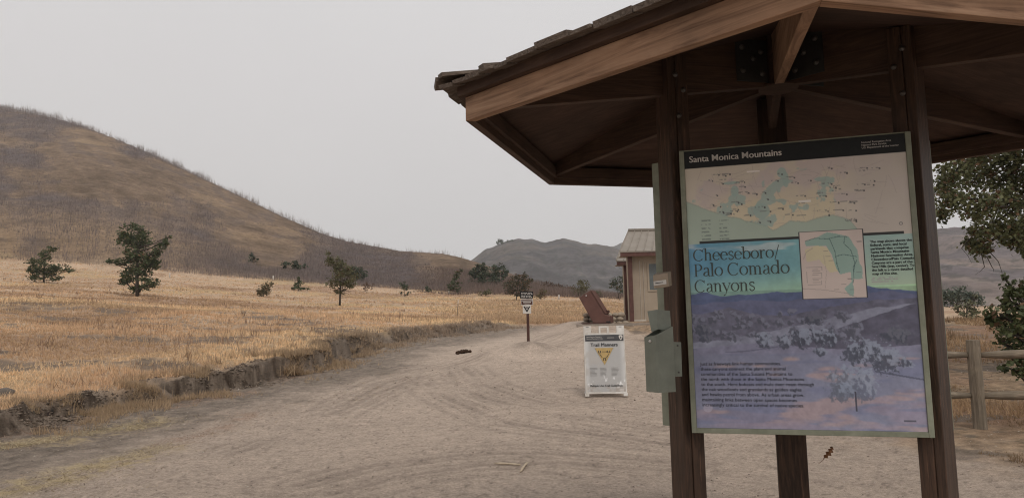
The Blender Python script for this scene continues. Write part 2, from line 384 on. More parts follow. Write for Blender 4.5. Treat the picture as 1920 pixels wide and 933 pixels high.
# ================================================================== GROUND SHEET (one grid: trail, field, hill)
def ground_colour(X, Y, Z):
    n = len(X); a = X / Y
    d = bank_d(X, Y); f1 = fbm(X * .3, Y * .3, 61, 4); f2 = fbm(X * 2.0, Y * 2.0, 63, 4); f3 = fbm(X * 9, Y * 9, 65, 3)
    dirt = np.array([.485, .39, .318]); C = np.tile(dirt, (n, 1)) * (1 + .12 * (f1 - .5) + .14 * (f2 - .5) + .26 * (f3 - .5))[:, None]
    big = fbm(X * .12 + 5, Y * .5, 68, 3); C *= (1 + .12 * (big - .5))[:, None]
    tr = track_mask(X, Y); C *= (1 - .27 * tr)[:, None]
    fine = fbm(X * 22, Y * 22, 69, 2); C *= (1 - .3 * sstep(.68, .8, fine) * sstep(25, 10, Y))[:, None]
    def mixc(C, c, k): return C * (1 - k[:, None]) + np.asarray(c) * k[:, None]
    sh = sstep(-3.0, -1.2, d + (f2 - .5) * 1.2) * sstep(55, 20, Y)                  # dark trodden shoulder
    C = mixc(C, np.c_[.20 + .26 * (f3 - .5), .165 + .21 * (f3 - .5), .135 + .17 * (f3 - .5)].clip(.03), .85 * sh)
    for P in STRAW: C = mixc(C, np.c_[.46 + .2 * (f3 - .5), .36 + .16 * (f3 - .5), .20 + .1 * (f3 - .5)], .8 * np.exp(-((pdist(X, Y, P) + 1.1 * (f2 - .5)) / .26) ** 2) * sstep(.36, .62, f2 * .3 + f3 * .7))
    for P in STRAW2: C = mixc(C, np.c_[.44 + .2 * (f3 - .5), .34 + .16 * (f3 - .5), .19 + .1 * (f3 - .5)], .75 * np.exp(-((pdist(X, Y, P) + 1.4 * (f2 - .5)) / .40) ** 2) * sstep(.42, .62, f2 * .4 + f3 * .6))
    for P in LEAF: C = mixc(C, np.c_[.30 + .3 * (f3 - .5), .20 + .2 * (f3 - .5), .145 + .14 * (f3 - .5)], .55 * np.exp(-((pdist(X, Y, P) + .9 * (f2 - .5)) / .25) ** 2) * sstep(.42, .6, f3))
    q = np.hypot(X - SIGN_XY[0] - .15, Y - SIGN_XY[1] + .2); C = C * (1 + .10 * np.exp(-((q - .95) / .35) ** 2))[:, None]; C = mixc(C, np.array([.21, .175, .145]), .6 * np.exp(-(q / .55) ** 2) * sstep(.3, .55, f2))
    # dry field
    g1 = fbm(X * .22, Y * .5, 71, 4); g2 = fbm(X * 1.6, Y * 3.2, 73, 4)
    G = np.array([.50, .365, .255]) * (1 + .5 * (g1 - .5) + .55 * (g2 - .5))[:, None]
    G = mixc(G, np.array([.45, .325, .185]), .8 * sstep(.52, .72, fbm(X * .09, Y * .16, 75, 3)))
    G = mixc(G, np.array([.33, .20, .13]), .6 * sstep(.52, .7, fbm(X * .12 + 40, Y * .2, 77, 4)))
    G = mixc(G, np.array([.17, .135, .108]), .8 * sstep(.56, .68, fbm(X * .55, Y * .9, 79, 4)) * sstep(70, 30, Y))
    k = sstep(.1, .5, d); C = mixc(C, G, k)
    soil_shade = np.exp(-((d - .12) / .34) ** 2) * sstep(50, 26, Y)
    C = mixc(C, np.c_[.15 + .42 * (f3 - .5), .116 + .34 * (f3 - .5), .09 + .27 * (f3 - .5)].clip(.022), np.clip(1.1 * soil_shade * sstep(.30, .52, f2 * .6 + f3 * .4 + .03) * sstep(32, 20, Y), 0, 1))  # bank soil, with the shade of crevices and overhang gaps painted in by noise
    # right-hand litter
    rd = pdist(X, Y, RIGHT, True)
    kr = sstep(-.5, 1.2, rd + (f2 - .5) * 2.0) * sstep(3, 5, Y)
    Lt = np.c_[.33 + .42 * (f3 - .5), .235 + .30 * (f3 - .5), .155 + .2 * (f3 - .5)]
    Lt = mixc(Lt, np.array([.27, .165, .11]), sstep(.45, .6, f1) * .8); Lt = mixc(Lt, np.array([.17, .14, .115]), .8 * sstep(.56, .66, f2))
    C = np.where((d < 0)[:, None], mixc(C, Lt.clip(.03), kr), C)
    # hill
    hk = sstep(96, 108, Y)
    if (hk > 0).any():
        h1 = fbm(a * 7 + Z * .018, Z * .035 - a * 3, 81, 5); h2 = fbm(X * .07, Y * .05 + Z * .1, 83, 4); h3 = fbm(X * .4, Y * .3 + Z * .5, 85, 3)
        h4 = fbm(a * 40 + Z * .05, Z * .22 + a * 6, 87, 4); H = np.array([.24, .172, .122]) * (1 + .5 * (h2 - .5) + .55 * (h3 - .5) + .8 * (h4 - .5))[:, None]; H = mixc(H, np.array([.15, .118, .105]), .6 * sstep(.56, .70, h4))
        stalk = np.clip(sstep(.44, .60, h1 + .35 * (h2 - .5)), 0, 1)
        H = mixc(H, np.array([.152, .128, .130]), .85 * stalk)
        H = mixc(H, np.array([.33, .235, .15]), .75 * sstep(.58, .72, h2) * (1 - .5 * stalk))
        low = sstep(22, 6, Z - 10) * sstep(-.20, -.55, a)
        H = mixc(H, np.array([.38, .265, .165]), .7 * low * sstep(.35, .55, h2 + .1))
        foot = sstep(150, 112, Y) * sstep(-.50, -.36, a) * sstep(.25, .05, a)
        H = mixc(H, np.array([.125, .098, .09]), .7 * foot * sstep(.3, .5, h2 + .08))
        C = mixc(C, H, hk)
    return C.clip(.012, .8)
aa = np.concatenate([np.linspace(-2.2, -.80, 60)[:-1], np.linspace(-.80, .80, 860), np.linspace(.80, 2.2, 60)[1:]])
yy = np.concatenate([np.exp(np.linspace(math.log(1.2), math.log(4.5), 60))[:-1], np.exp(np.linspace(math.log(4.5), math.log(60), 430))[:-1], np.exp(np.linspace(math.log(60), math.log(420), 190))[:-1], np.exp(np.linspace(math.log(420), math.log(2400), 40))])
A2, Y2 = np.meshgrid(aa, yy); X2 = A2 * Y2
Xf, Yf_ = X2.ravel(), Y2.ravel()
Zf = terr(Xf, Yf_)
Zf = Zf - .012 * track_mask(Xf, Yf_)
CO = ground_colour(Xf, Yf_, Zf)
na, ny = len(aa), len(yy)
ii = (np.arange(ny - 1)[:, None] * na + np.arange(na - 1)[None]).ravel()
Q = np.c_[ii, ii + 1, ii + na + 1, ii + na]
dq = pdist(Xf, Yf_, BANK, True) + (bank_d(Xf, Yf_) - pdist(Xf, Yf_, BANK, True))
rdq = pdist(Xf, Yf_, RIGHT, True)
cls_v = np.where(Yf_ > 100, 2, np.where((dq > .12) | ((rdq > .3) & (Yf_ > 3)), 1, 0))
cls = cls_v[Q].max(axis=1)
V = np.c_[Xf, Yf_, Zf]
for k, nm, mm in ((0, 'dirt_trail', M_ground), (1, 'ground', M_field), (2, 'hillside', M_hill)):
    q = Q[cls == k]; u, inv = np.unique(q, return_inverse=True)
    o = obj(nm, mesh_np(nm, V[u], inv.reshape(-1, 4), mm, CO[u], True)); tag(o, kind='structure')
# plain ground behind the camera
mb = MB(); mb.add([(-60, -40, -.05), (60, -40, -.05), (60, 1.3, .0), (-60, 1.3, .0)], [(0, 1, 2, 3)])
tag(mb.build('ground', paint('packed dirt', (.36, .29, .235), (.3, .24, .19), .95, .1, 2)), kind='structure')

# ================================================================== FAR HILLS
def far_hill(px, Y0, Y1, c1, c2, seed, zfoot=2.0, rel=.06):
    a_ = np.array([ray(*p)[0] for p in px]); s_ = np.array([ray(*p)[2] for p in px])
    aa = np.linspace(a_[0], a_[-1], 420); tt = np.linspace(0, 1.35, 130)
    A, T = np.meshgrid(aa, tt); Yv = Y0 + (Y1 - Y0) * T; Xv = A * Yv
    s = np.interp(A, a_, s_) + (fbm(A * 55, A * 0, seed, 4) - .5) * .006
    zr = EYE + s * Y1
    t = np.clip(T, 0, 1)
    Z = zfoot + (zr - zfoot) * t ** 1.1 + (zr - zfoot) * rel * 3.4 * np.sin(np.pi * t) ** .8 * (fbm(Xv * .014, Yv * .005, seed + 3, 5) - .5) * 2 + 4 * np.sin(np.pi * t) * (fbm(Xv * .05, Yv * .03, seed + 4, 3) - .5)
    Z = Z - np.maximum(T - 1, 0) * (Y1 - Y0) * .6
    f = fbm(Xv * .012, Yv * .012 + Z * .02, seed + 7, 4).ravel(); g = fbm(Xv * .05, Z * .12 + Yv * .03, seed + 9, 4).ravel()
    C = np.array(c1) * (1 - sstep(.42, .6, f))[:, None] + np.array(c2) * sstep(.42, .6, f)[:, None]
    C = C * (1 + .7 * (g - .5))[:, None]; pale = sstep(.70, .78, g)[:, None] * .45; C = C * (1 - pale) + np.array([.27, .235, .20]) * pale
    scr = sstep(.56, .66, fbm(Xv * .22, Z * .5 + Yv * .06, seed + 12, 4)).ravel()[:, None] * .55; C = C * (1 - scr) + np.array([.062, .066, .058]) * scr
    n = len(aa); i = (np.arange(len(tt) - 1)[:, None] * n + np.arange(n - 1)[None]).ravel()
    o = obj('hills', mesh_np('hills', np.c_[Xv.ravel(), Yv.ravel(), Z.ravel()], np.c_[i, i + 1, i + n + 1, i + n], M_far, C, True)); tag(o, kind='structure')
    return (a_, s_, Y1)
H2 = far_hill([(700, 560), (800, 528), (860, 503), (880, 489), (905, 471), (930, 459), (950, 452), (975, 448), (1000, 448), (1022, 453), (1040, 449), (1055, 446), (1075, 449), (1100, 455), (1130, 460), (1160, 468), (1250, 480), (1400, 500), (1700, 560)], 330, 760, (.105, .097, .098), (.145, .125, .112), 101)
H3 = far_hill([(1000, 500), (1100, 474), (1140, 462), (1170, 453), (1220, 440), (1300, 430), (1400, 425), (1500, 424), (1700, 428), (1900, 470), (2100, 520)], 800, 1350, (.12, .112, .112), (.15, .135, .12), 111)
H4 = far_hill([(1250, 590), (1400, 520), (1550, 460), (1680, 436), (1760, 426), (1850, 428), (1930, 434), (2100, 430), (2400, 420), (2900, 470)], 170, 480, (.15, .128, .13), (.22, .175, .155), 121)

# ================================================================== FOLIAGE
def leaf_cards(P, size, cols, rng, aspect=1.7, droop=0):
    """one bent diamond (2 tris as quad) per point"""
    n = len(P); th = rng.uniform(0, 2 * np.pi, n); el = rng.uniform(-1.1, .9, n) - droop
    d = np.c_[np.cos(th) * np.cos(el), np.sin(th) * np.cos(el), np.sin(el)]
    r = rng.normal(size=(n, 3)); w_ = np.cross(d, r); w_ /= np.linalg.norm(w_, axis=1)[:, None] + 1e-9
    s = size * rng.uniform(.55, 1.3, n)[:, None]
    nrm = np.cross(d, w_)
    a = P - d * s * aspect * .5; b = P + w_ * s * .5 + nrm * s * .12; c = P + d * s * aspect * .5; e = P - w_ * s * .5 + nrm * s * .12
    V = np.stack([a, b, c, e], 1).reshape(-1, 3); Fq = np.arange(4 * n).reshape(n, 4)
    return V, Fq, np.repeat(cols, 4, axis=0)
GREEN = ((.034, .048, .021), (.105, .125, .055)); OLIVE = ((.065, .068, .032), (.17, .16, .078)); DRY = ((.10, .085, .045), (.20, .16, .085)); BROWN = ((.10, .062, .045), (.17, .11, .075)); SAGE = ((.036, .05, .031), (.095, .112, .066))
def tree(name, label, cat, base, blobs, pal, leaf, dens=1.0, trunk_r=.05, group=None, foot=None, twig=0, depth=.8, Y=None, seed=1, brown=.05, clump=1.0):
    rng = np.random.default_rng(seed); rnd = random.Random(seed)
    b = foot if foot is not None else hit(*base); Y = b.y; k = Y / F
    leaf = max(leaf * .8, 2.2 * k) if Y > 40 else leaf
    o = empty(name, b, label, cat, group)
    tr = MB(); pts = []; cen = []
    top = Vector((0, 0, 0)); 
    cs = []
    for (x, y, rx, ry) in blobs:
        c = at(x, y, Y + rng.uniform(-.5, .5) * depth * rx * k * 1.6); cs.append((c, rx * k, ry * k))
    zs = [c.z for c, _, _ in cs]; mx_ = sum(c.x * r * q for c, r, q in cs) / sum(r * q for _, r, q in cs)
    tp = Vector((b.x + (mx_ - b.x) * .8, b.y, b.z + (max(zs) - b.z) * .85))
    mid = b.lerp(tp, .5) + Vector((rnd.uniform(-.05, .05), 0, 0)) * (tp - b).length
    spine = [b - Vector((0, 0, .15)), b.lerp(mid, .5), mid, mid.lerp(tp, .5), tp]
    tr.tube(spine, [trunk_r * 1.25, trunk_r, trunk_r * .75, trunk_r * .5, trunk_r * .2], 7)
    for c, rx, rz in cs:
        h = min(max((c.z - b.z) / max(.01, tp.z - b.z) - .18, .12), .9); q = h * 4; i = int(min(q, 3)); st = spine[i].lerp(spine[i + 1], q - i)
        tr.tube([st, st.lerp(c, .5) + Vector((0, 0, -.05 * (c - st).length)), c], [trunk_r * .45, trunk_r * .3, trunk_r * .12], 5)
        for j in range(4):
            e = c + Vector((rnd.uniform(-1, 1) * rx, rnd.uniform(-1, 1) * rx * depth, rnd.uniform(-.9, 1) * rz)) * .95
            tr.tube([st.lerp(c, .6), c.lerp(e, .5), e], [trunk_r * .18, trunk_r * .12, trunk_r * .05], 4)
        n = int(max(16, dens * 19 * (rx * rz) / (leaf * leaf)))
        # clumps inside the blob give light and dark patches and gaps
        nc = max(9, int(n / 16)); u = rng.normal(size=(nc, 3)); u /= np.linalg.norm(u, axis=1)[:, None]; u *= rng.uniform(.35, 1.05, (nc, 1)) ** .6
        cc = np.array(c) + u * np.array([rx, rx * depth, rz])
        ci = rng.integers(0, nc, n); pp = cc[ci] + rng.normal(size=(n, 3)) * np.array([rx, rx * depth, rz]) * .23 * clump
        shade = rng.uniform(0, 1, nc)[ci] * .6 + rng.uniform(0, 1, n) * .4
        pts.append(pp); cen.append(shade)
    P_ = np.concatenate(pts); sh = np.concatenate(cen)[:, None]
    C = np.array(pal[0]) * (1 - sh) + np.array(pal[1]) * sh
    kk = rng.uniform(size=len(P_)) < brown; C[kk] = np.array([.15, .085, .045]) * rng.uniform(.6, 1.2, (kk.sum(), 1))
    for j in range(twig):                               # bare twigs low on the stem
        s0 = spine[0].lerp(spine[2], rnd.uniform(.3, 1)); e = s0 + Vector((rnd.choice((-1, 1)) * rnd.uniform(.4, 1) * 28 * k, rnd.uniform(-.3, .3), rnd.uniform(-.1, .3) * 28 * k))
        tr.tube([s0, s0.lerp(e, .5) + Vector((0, 0, .04)), e], [trunk_r * .3, trunk_r * .2, trunk_r * .08], 4)
    Vv, Fq, Cc = leaf_cards(P_, leaf, C, rng)
    low = Vv[:, 2] < b.z - .02; Vv[low, 2] = b.z + .02
    tr.build('trunk', M_bark, o, Matrix.Identity(4)); obj('crown', mesh_np('crown', Vv, Fq, M_leaf, Cc), o)
    return o
FARG = ((.045, .062, .04), (.115, .135, .085))
TG = 'young oaks scattered over the dry field'
tree('oak_sapling', 'low spreading dark green oak at the far left of the field', 'tree', (82, 531), [(84, 480, 9, 11), (70, 496, 17, 13), (88, 508, 20, 11), (110, 501, 15, 7), (130, 507, 14, 4), (75, 519, 18, 6), (102, 521, 14, 4), (100, 465, 9, 5), (62, 505, 10, 8)], GREEN, .16, .8, .07, TG, seed=3)
tree('oak_tree', 'tallest dark green young oak standing left of centre on the dry field', 'tree', (258, 556), [(250, 437, 23, 15), (236, 448, 14, 14), (266, 455, 17, 15), (248, 474, 14, 15), (270, 484, 22, 16), (296, 468, 11, 13), (310, 452, 7, 9), (226, 490, 14, 7), (206, 490, 8, 4), (262, 504, 20, 15), (289, 494, 13, 9), (240, 518, 13, 13), (281, 531, 20, 11), (252, 540, 12, 8), (232, 527, 11, 5), (318, 444, 3, 3)], GREEN, .17, .95, .13, TG, seed=4)
tree('oak_tree', 'olive green young oak with a bare lower stem in mid field', 'tree', (637, 573), [(618, 482, 10, 10), (628, 495, 15, 13), (640, 506, 16, 13), (647, 520, 21, 14), (630, 530, 17, 9), (652, 534, 15, 8), (640, 545, 12, 6)], OLIVE, .13, .75, .075, TG, twig=9, seed=5, brown=.12)
tree('shrub', 'dark rounded shrub behind the olive young oak', 'shrub', (670, 526), [(664, 509, 15, 11), (677, 515, 12, 9), (655, 508, 8, 9)], SAGE, .22, .8, .06, seed=6)
tree('shrub', 'dry olive upright bush beside a white stake in mid field', 'shrub', (494, 556), [(490, 545, 8, 10), (500, 540, 9, 11), (494, 549, 9, 6), (507, 533, 6, 5)], DRY, .11, .7, .03, seed=7)
tree('oak_sapling', 'small cone shaped green sapling between the dry bush and olive oak', 'tree', (560, 545), [(559, 523, 4, 7), (560, 532, 8, 6), (562, 540, 11, 4), (574, 541, 8, 2.5), (550, 541, 6, 3)], GREEN, .11, .7, .035, TG, seed=8)
tree('oak_sapling', 'thin half bare sapling just right of the olive oak', 'tree', (688, 549), [(684, 533, 5, 6), (694, 538, 6, 4), (686, 542, 5, 4), (700, 534, 3, 4)], BROWN, .09, .35, .02, TG, twig=4, seed=9)
tree('oak_sapling', 'slim green sapling in the field below the end of the ridge', 'tree', (758, 556), [(757, 533, 7, 6), (760, 541, 7, 6), (753, 549, 4, 3), (764, 550, 5, 3)], SAGE, .10, .55, .03, TG, seed=10)
tree('oak_sapling', 'tiny leafy sapling in the middle of the field', 'tree', (803, 551), [(803, 543, 6, 6), (800, 539, 3, 4)], SAGE, .10, .6, .02, TG, seed=11)
tree('oak_sapling', 'dark layered sapling with a leaning tip beside a white tree tube', 'tree', (851, 551), [(858, 512, 5, 5), (853, 521, 6, 6), (850, 530, 10, 4), (851, 537, 11, 3), (853, 544, 9, 5), (864, 507, 4, 3), (843, 534, 5, 3)], GREEN, .13, .8, .04, TG, seed=12)
tree('shrub', 'small low round bush left of the trail sign', 'shrub', (910, 556), [(906, 550, 8, 5), (914, 548, 8, 6)], OLIVE, .12, .6, .02, seed=13)
tree('oak_tree', 'left one of two full green trees at the foot of the hill', 'tree', (897, 536), [(893, 506, 11, 10), (905, 500, 12, 10), (900, 516, 14, 9), (887, 512, 8, 8), (908, 512, 9, 8), (896, 525, 13, 7), (905, 526, 9, 6)], FARG, .30, .7, .12, seed=14, brown=.02)
tree('oak_tree', 'right one of two full green trees at the foot of the hill', 'tree', (932, 538), [(926, 508, 11, 10), (938, 505, 12, 9), (934, 518, 14, 9), (946, 512, 7, 8), (920, 518, 9, 8), (930, 527, 12, 6)], FARG, .28, .7, .11, seed=15, brown=.02)
tree('oak_sapling', 'brownish green spreading oak behind the trail sign post', 'tree', (968, 563), [(976, 520, 13, 7), (965, 532, 17, 11), (984, 534, 14, 10), (957, 545, 13, 7), (978, 548, 16, 8), (984, 514, 4, 5), (996, 526, 5, 6)], ((.04, .042, .022), (.09, .08, .042)), .12, .65, .05, TG, seed=16, brown=.25)
tree('shrub', 'dry brown bush right of the trail sign', 'shrub', (1016, 561), [(1012, 552, 9, 6), (1020, 550, 8, 7)], DRY, .12, .6, .02, seed=17, brown=.3)
tree('shrub', 'bare reddish brown brush above the dry bush', 'shrub', (1030, 546), [(1025, 535, 13, 8), (1045, 538, 14, 7), (1062, 540, 12, 7)], BROWN, .26, .35, .05, seed=18)
tree('shrub', 'pale yellow green bush behind the leaning brown box', 'shrub', (1090, 557), [(1086, 540, 12, 11), (1096, 536, 10, 10), (1090, 548, 13, 7)], ((.09, .085, .04), (.18, .165, .085)), .15, .6, .04, seed=19)
tree('shrub', 'little dark bush peeking past the leaning brown box', 'shrub', (1124, 557), [(1122, 548, 5, 3), (1126, 552, 5, 4)], GREEN, .12, .6, .02, seed=20)
tree('oak_sapling', 'slender grey green tree just left of the restroom', 'tree', (1161, 562), [(1150, 528, 11, 6), (1164, 524, 10, 6), (1158, 536, 12, 6), (1163, 546, 9, 5), (1146, 536, 6, 4)], SAGE, .14, .6, .05, TG, seed=21)
HG = 'dark shrubs along the foot of the hill'
tree('shrub', 'dark upright shrub alone on the hill foot', 'shrub', (473, 491), [(473, 481, 5, 8), (475, 486, 7, 5)], SAGE, .35, .7, .06, HG, seed=22)
tree('shrub', 'left of a pair of dark shrubs at the hill foot', 'shrub', (537, 504), [(537, 495, 6, 7), (532, 498, 5, 5)], SAGE, .33, .6, .05, HG, seed=23)
tree('shrub', 'right and larger of a pair of dark shrubs at the hill foot', 'shrub', (553, 505), [(552, 494, 8, 8), (557, 499, 7, 6)], SAGE, .33, .65, .06, HG, seed=24)
tree('shrub', 'small dark shrub just right of the pair at the hill foot', 'shrub', (572, 503), [(571, 498, 6, 4)], SAGE, .33, .6, .05, HG, seed=25)
def on_far(px, row, H):
    a_, s_, Y1 = H; Y = Y1 * .985; p = at(px, row, Y); return p
for i, (px, row, bl, lab) in enumerate(((936, 460, [(934, 453, 6, 5), (940, 454, 5, 5)], 'largest dark oak on the skyline of the far hill'), (947, 460, [(946, 456, 6, 4)], 'smaller dark oak right of the largest on the far skyline'), (957, 457, [(957, 452, 7, 4), (963, 452, 4, 3)], 'hazy low oak at the right end of the far skyline trees'))):
    tree('oak_tree', lab, 'tree', None, bl, GREEN, .9, .8, .3, 'oaks on the far skyline', foot=on_far(px, row + 2, H2), seed=30 + i, brown=0)
tree('shrub', 'broad dark green hedge like bush beyond the right fence', 'shrub', (1795, 577), [(1780, 557, 22, 14), (1805, 553, 22, 14), (1760, 560, 16, 12), (1825, 560, 14, 11)], ((.075, .094, .072), (.11, .13, .096)), .18, .9, .1, foot=Vector((at(1795, 577, 60).x, 60, at(1795, 577, 60).z)), seed=40, brown=0)
tree('shrub', 'loose olive bush beyond the right fence below the hedge', 'shrub', (1812, 604), [(1806, 582, 17, 12), (1824, 577, 14, 14), (1815, 594, 18, 9), (1830, 560, 4, 8)], ((.11, .115, .065), (.20, .195, .115)), .09, .5, .04, foot=Vector((at(1812, 606, 28).x, 28, at(1812, 606, 28).z)), seed=41, brown=.1)

# large oak at the right: trunk outside the frame, boughs reaching in
def big_oak():
    rng = np.random.default_rng(50); rnd = random.Random(50)
    Y = 12.5; k = Y / F
    bx_ = at(2120, 700, Y).x; base = Vector((bx_, Y + .6, gz(bx_, Y + .6)))
    o = empty('oak_tree', base, 'large green oak whose boughs hang in front of the far right hillside', 'tree')
    tr = MB()
    blobs = [(1790, 318, 34, 26), (1830, 330, 40, 34), (1875, 325, 42, 40), (1925, 320, 46, 46), (1785, 372, 26, 20), (1830, 385, 38, 28), (1880, 385, 40, 34), (1930, 390, 40, 44), (1845, 430, 26, 18), (1885, 430, 26, 18), (1920, 430, 30, 26), (1830, 455, 20, 14), (1765, 400, 16, 12), (1838, 468, 16, 8), (1900, 452, 18, 12), (1772, 345, 20, 18), (1860, 285, 60, 26), (1925, 470, 10, 20)]
    blobs += [(1990 + rnd.uniform(-30, 260), rnd.uniform(80, 400), rnd.uniform(45, 80), rnd.uniform(40, 70)) for _ in range(26)] + [(rnd.uniform(1800, 1990), rnd.uniform(150, 280), 50, 45) for _ in range(8)]
    top = Vector((base.x, base.y, 5.6)); fork = base.lerp(top, .38)
    tr.tube([base - Vector((0, 0, .2)), base + Vector((.03, 0, .5)), fork, fork.lerp(top, .5) + Vector((.15, 0, 0)), top], [.30, .23, .2, .14, .05], 10, jit=.06)
    pts = []; sh = []
    limb_n = [fork + Vector((0, 0, .2)), fork.lerp(top, .35), fork.lerp(top, .7)]
    for x, y, rx, ry in blobs:
        c = at(x, y, Y + rnd.uniform(-.9, .9)); rx *= k; ry *= k
        st = rnd.choice(limb_n[:2] if c.z < 3.6 else limb_n)
        mid = st.lerp(c, .5) + Vector((0, 0, .22 * (c - st).length * .6)); tr.tube([st, mid, c], [.05, .032, .012], 6)
        for j in range(5):
            e = c + Vector((rnd.uniform(-1, 1) * rx, rnd.uniform(-1, 1) * rx * .7, rnd.uniform(-1, .8) * ry)); tr.tube([mid.lerp(c, .7), c.lerp(e, .5), e], [.014, .009, .004], 4)
        nc = int(20 + 72 * rx * ry / .15); u = rng.normal(size=(nc, 3)); u /= np.linalg.norm(u, axis=1)[:, None]; u *= rng.uniform(.2, 1.05, (nc, 1)) ** .5
        cc = np.array(c) + u * np.array([rx, rx * .8, ry]); per = 9
        pp = np.repeat(cc, per, axis=0) + rng.normal(size=(nc * per, 3)) * .055
        pts.append(pp); sh.append(np.repeat(rng.uniform(0, 1, nc), per) * .6 + rng.uniform(0, .4, nc * per))
    for (p0, p1, p2) in (((1825, 440), (1803, 465), (1822, 493)), ((1852, 468), (1872, 490), (1881, 530)), ((1840, 475), (1846, 500), (1828, 515)), ((1850, 480), (1860, 500), (1862, 510))):
        a, b, c = at(*p0, Y), at(*p1, Y), at(*p2, Y); tr.tube([a, b, b.lerp(c, .5) + Vector((.02, 0, 0)), c], [.009, .007, .004, .0015], 5)
    P_ = np.concatenate(pts); s = np.concatenate(sh)[:, None]
    C = np.array([.05, .06, .028]) * (1 - s) + np.array([.21, .21, .10]) * s
    kk = rng.uniform(size=len(P_)) < .10; C[kk] = np.array([.17, .10, .055]) * rng.uniform(.5, 1.2, (kk.sum(), 1))
    Vv, Fq, Cc = leaf_cards(P_, .052, C, rng, 1.5)
    tr.build('trunk', M_bark, o, Matrix.Identity(4)); obj('crown', mesh_np('crown', Vv, Fq, M_leaf, Cc), o)
big_oak()
tree('oak_sapling', 'leafy green oak growing at the right edge behind the rail fence', 'tree', None, [(1878, 590, 26, 20), (1905, 565, 26, 24), (1925, 600, 30, 30), (1895, 620, 22, 18), (1915, 655, 24, 26), (1862, 602, 16, 8), (1900, 690, 22, 10), (1930, 690, 24, 20), (1895, 540, 14, 14), (1884, 522, 6, 8), (1935, 545, 20, 30), (1960, 620, 30, 60), (1872, 640, 12, 8)], ((.04, .052, .022), (.125, .14, .06)), .054, .95, .06, foot=Vector((at(1945, 740, 11).x, 11, gz(at(1945, 740, 11).x, 11))), seed=52, brown=.06, depth=.9)

# ================================================================== DRY GRASS (stuff)
def blades(name, X, Y, hgt, wid, cols, nb, lean, seed, kind='stuff'):
    rng = np.random.default_rng(seed); n = len(X)
    Z = terr(X, Y)
    X = np.repeat(X, nb); Y_ = np.repeat(Y, nb); Z = np.repeat(Z, nb); H = np.repeat(hgt, nb) * rng.uniform(.5, 1.25, n * nb); W = np.repeat(wid, nb)
    C = np.repeat(cols, nb, axis=0) * rng.uniform(.7, 1.25, (n * nb, 1))
    th = rng.uniform(0, 2 * np.pi, n * nb); ln = np.abs(rng.normal(0, lean, n * nb)) if lean < 1.5 else math.pi / 2 - np.abs(rng.normal(0, .16, n * nb)); sp_ = H * .25
    bx = X + rng.normal(size=n * nb) * sp_; by = Y_ + rng.normal(size=n * nb) * sp_
    fx = rng.uniform(0, 2 * np.pi, n * nb)
    dx, dy = np.cos(fx) * W, np.sin(fx) * W
    tx = bx + np.cos(th) * H * np.sin(ln); ty = by + np.sin(th) * H * np.sin(ln); tz = Z + H * np.cos(ln)
    V = np.stack([np.c_[bx - dx, by - dy, Z - .01], np.c_[bx + dx, by + dy, Z - .01], np.c_[tx, ty, tz]], 1).reshape(-1, 3)
    o = obj(name, mesh_np(name, V, np.arange(len(V)).reshape(-1, 3), M_blade, np.repeat(C, 3, axis=0))); tag(o, kind=kind)
    return o
def field_samples(n, y0, y1, a0, a1, seed, p=1.0):
    rng = np.random.default_rng(seed); s = rng.uniform(0, 1, n); Y = np.exp(math.log(y0) + (math.log(y1) - math.log(y0)) * s); a = rng.uniform(a0, a1, n); return a * Y, Y
X, Y = field_samples(150000, 8, 100, -.76, .30, 81)
d = bank_d(X, Y); ok = (d > .45); X, Y, d = X[ok], Y[ok], d[ok]
g = fbm(X * .5, Y * .8, 82, 3); ok = (fbm(X * .55, Y * .9, 79, 4) < .60) | (RNG.uniform(size=len(X)) < .25); X, Y, d, g = X[ok], Y[ok], d[ok], g[ok]
tc_ = fbm(X * .12 + 40, Y * .2, 77, 4); light = fbm(X * .09, Y * .16, 75, 3)
cols = np.array([.42, .295, .175]) + (np.array([.53, .40, .235]) - np.array([.42, .295, .175])) * sstep(.5, .7, light)[:, None]
cols = cols * np.array([1.58, 1.60, 1.66]) * (1 - .28 * sstep(.5, .7, tc_))[:, None] * np.array([1, .96, .97])
hg = .05 + .08 * g + .10 * sstep(.55, .8, fbm(X * .25, Y * .3, 84, 3)) + .12 * sstep(26, 40, Y) * sstep(6, 1, d)
blades('dry_grass', X, Y, hg, np.maximum(.003, .00055 * Y), cols, 4, 1.05, 83)
# right-hand side straw and weeds
X, Y = field_samples(26000, 6, 60, .40, .95, 91); rd = pdist(X, Y, RIGHT, True); ok = (rd > .4) & (bank_d(X, Y) < 0); X, Y, rd = X[ok], Y[ok], rd[ok]
g = fbm(X * .6, Y * .6, 92, 3); ok = g > .42; X, Y, g = X[ok], Y[ok], g[ok]
cols = np.array([.40, .27, .16]) * (1 - .4 * sstep(.45, .65, fbm(X * .8, Y * .8, 93, 3)))[:, None]
blades('dry_grass', X, Y, .03 + .20 * sstep(.48, .75, g) + .18 * sstep(13, 20, Y), np.maximum(.003, .0006 * Y), cols, 4, .95, 94)
# tall golden grass along the far edge of the trail and in front of the restroom
X, Y = field_samples(26000, 30, 85, -.12, .22, 95); d = pdist(X, Y, BANK, True); ok = (d > .6) & (np.random.default_rng(99).uniform(size=len(X)) < sstep(-.16, .06, X / Y)); X, Y = X[ok], Y[ok]
blades('tall_dry_grass', X, Y, np.full(len(X), .17) * (.4 + fbm(X * .2, Y * .2, 96, 3)), .0007 * Y, np.tile([.54, .39, .25], (len(X), 1)), 4, .8, 97)
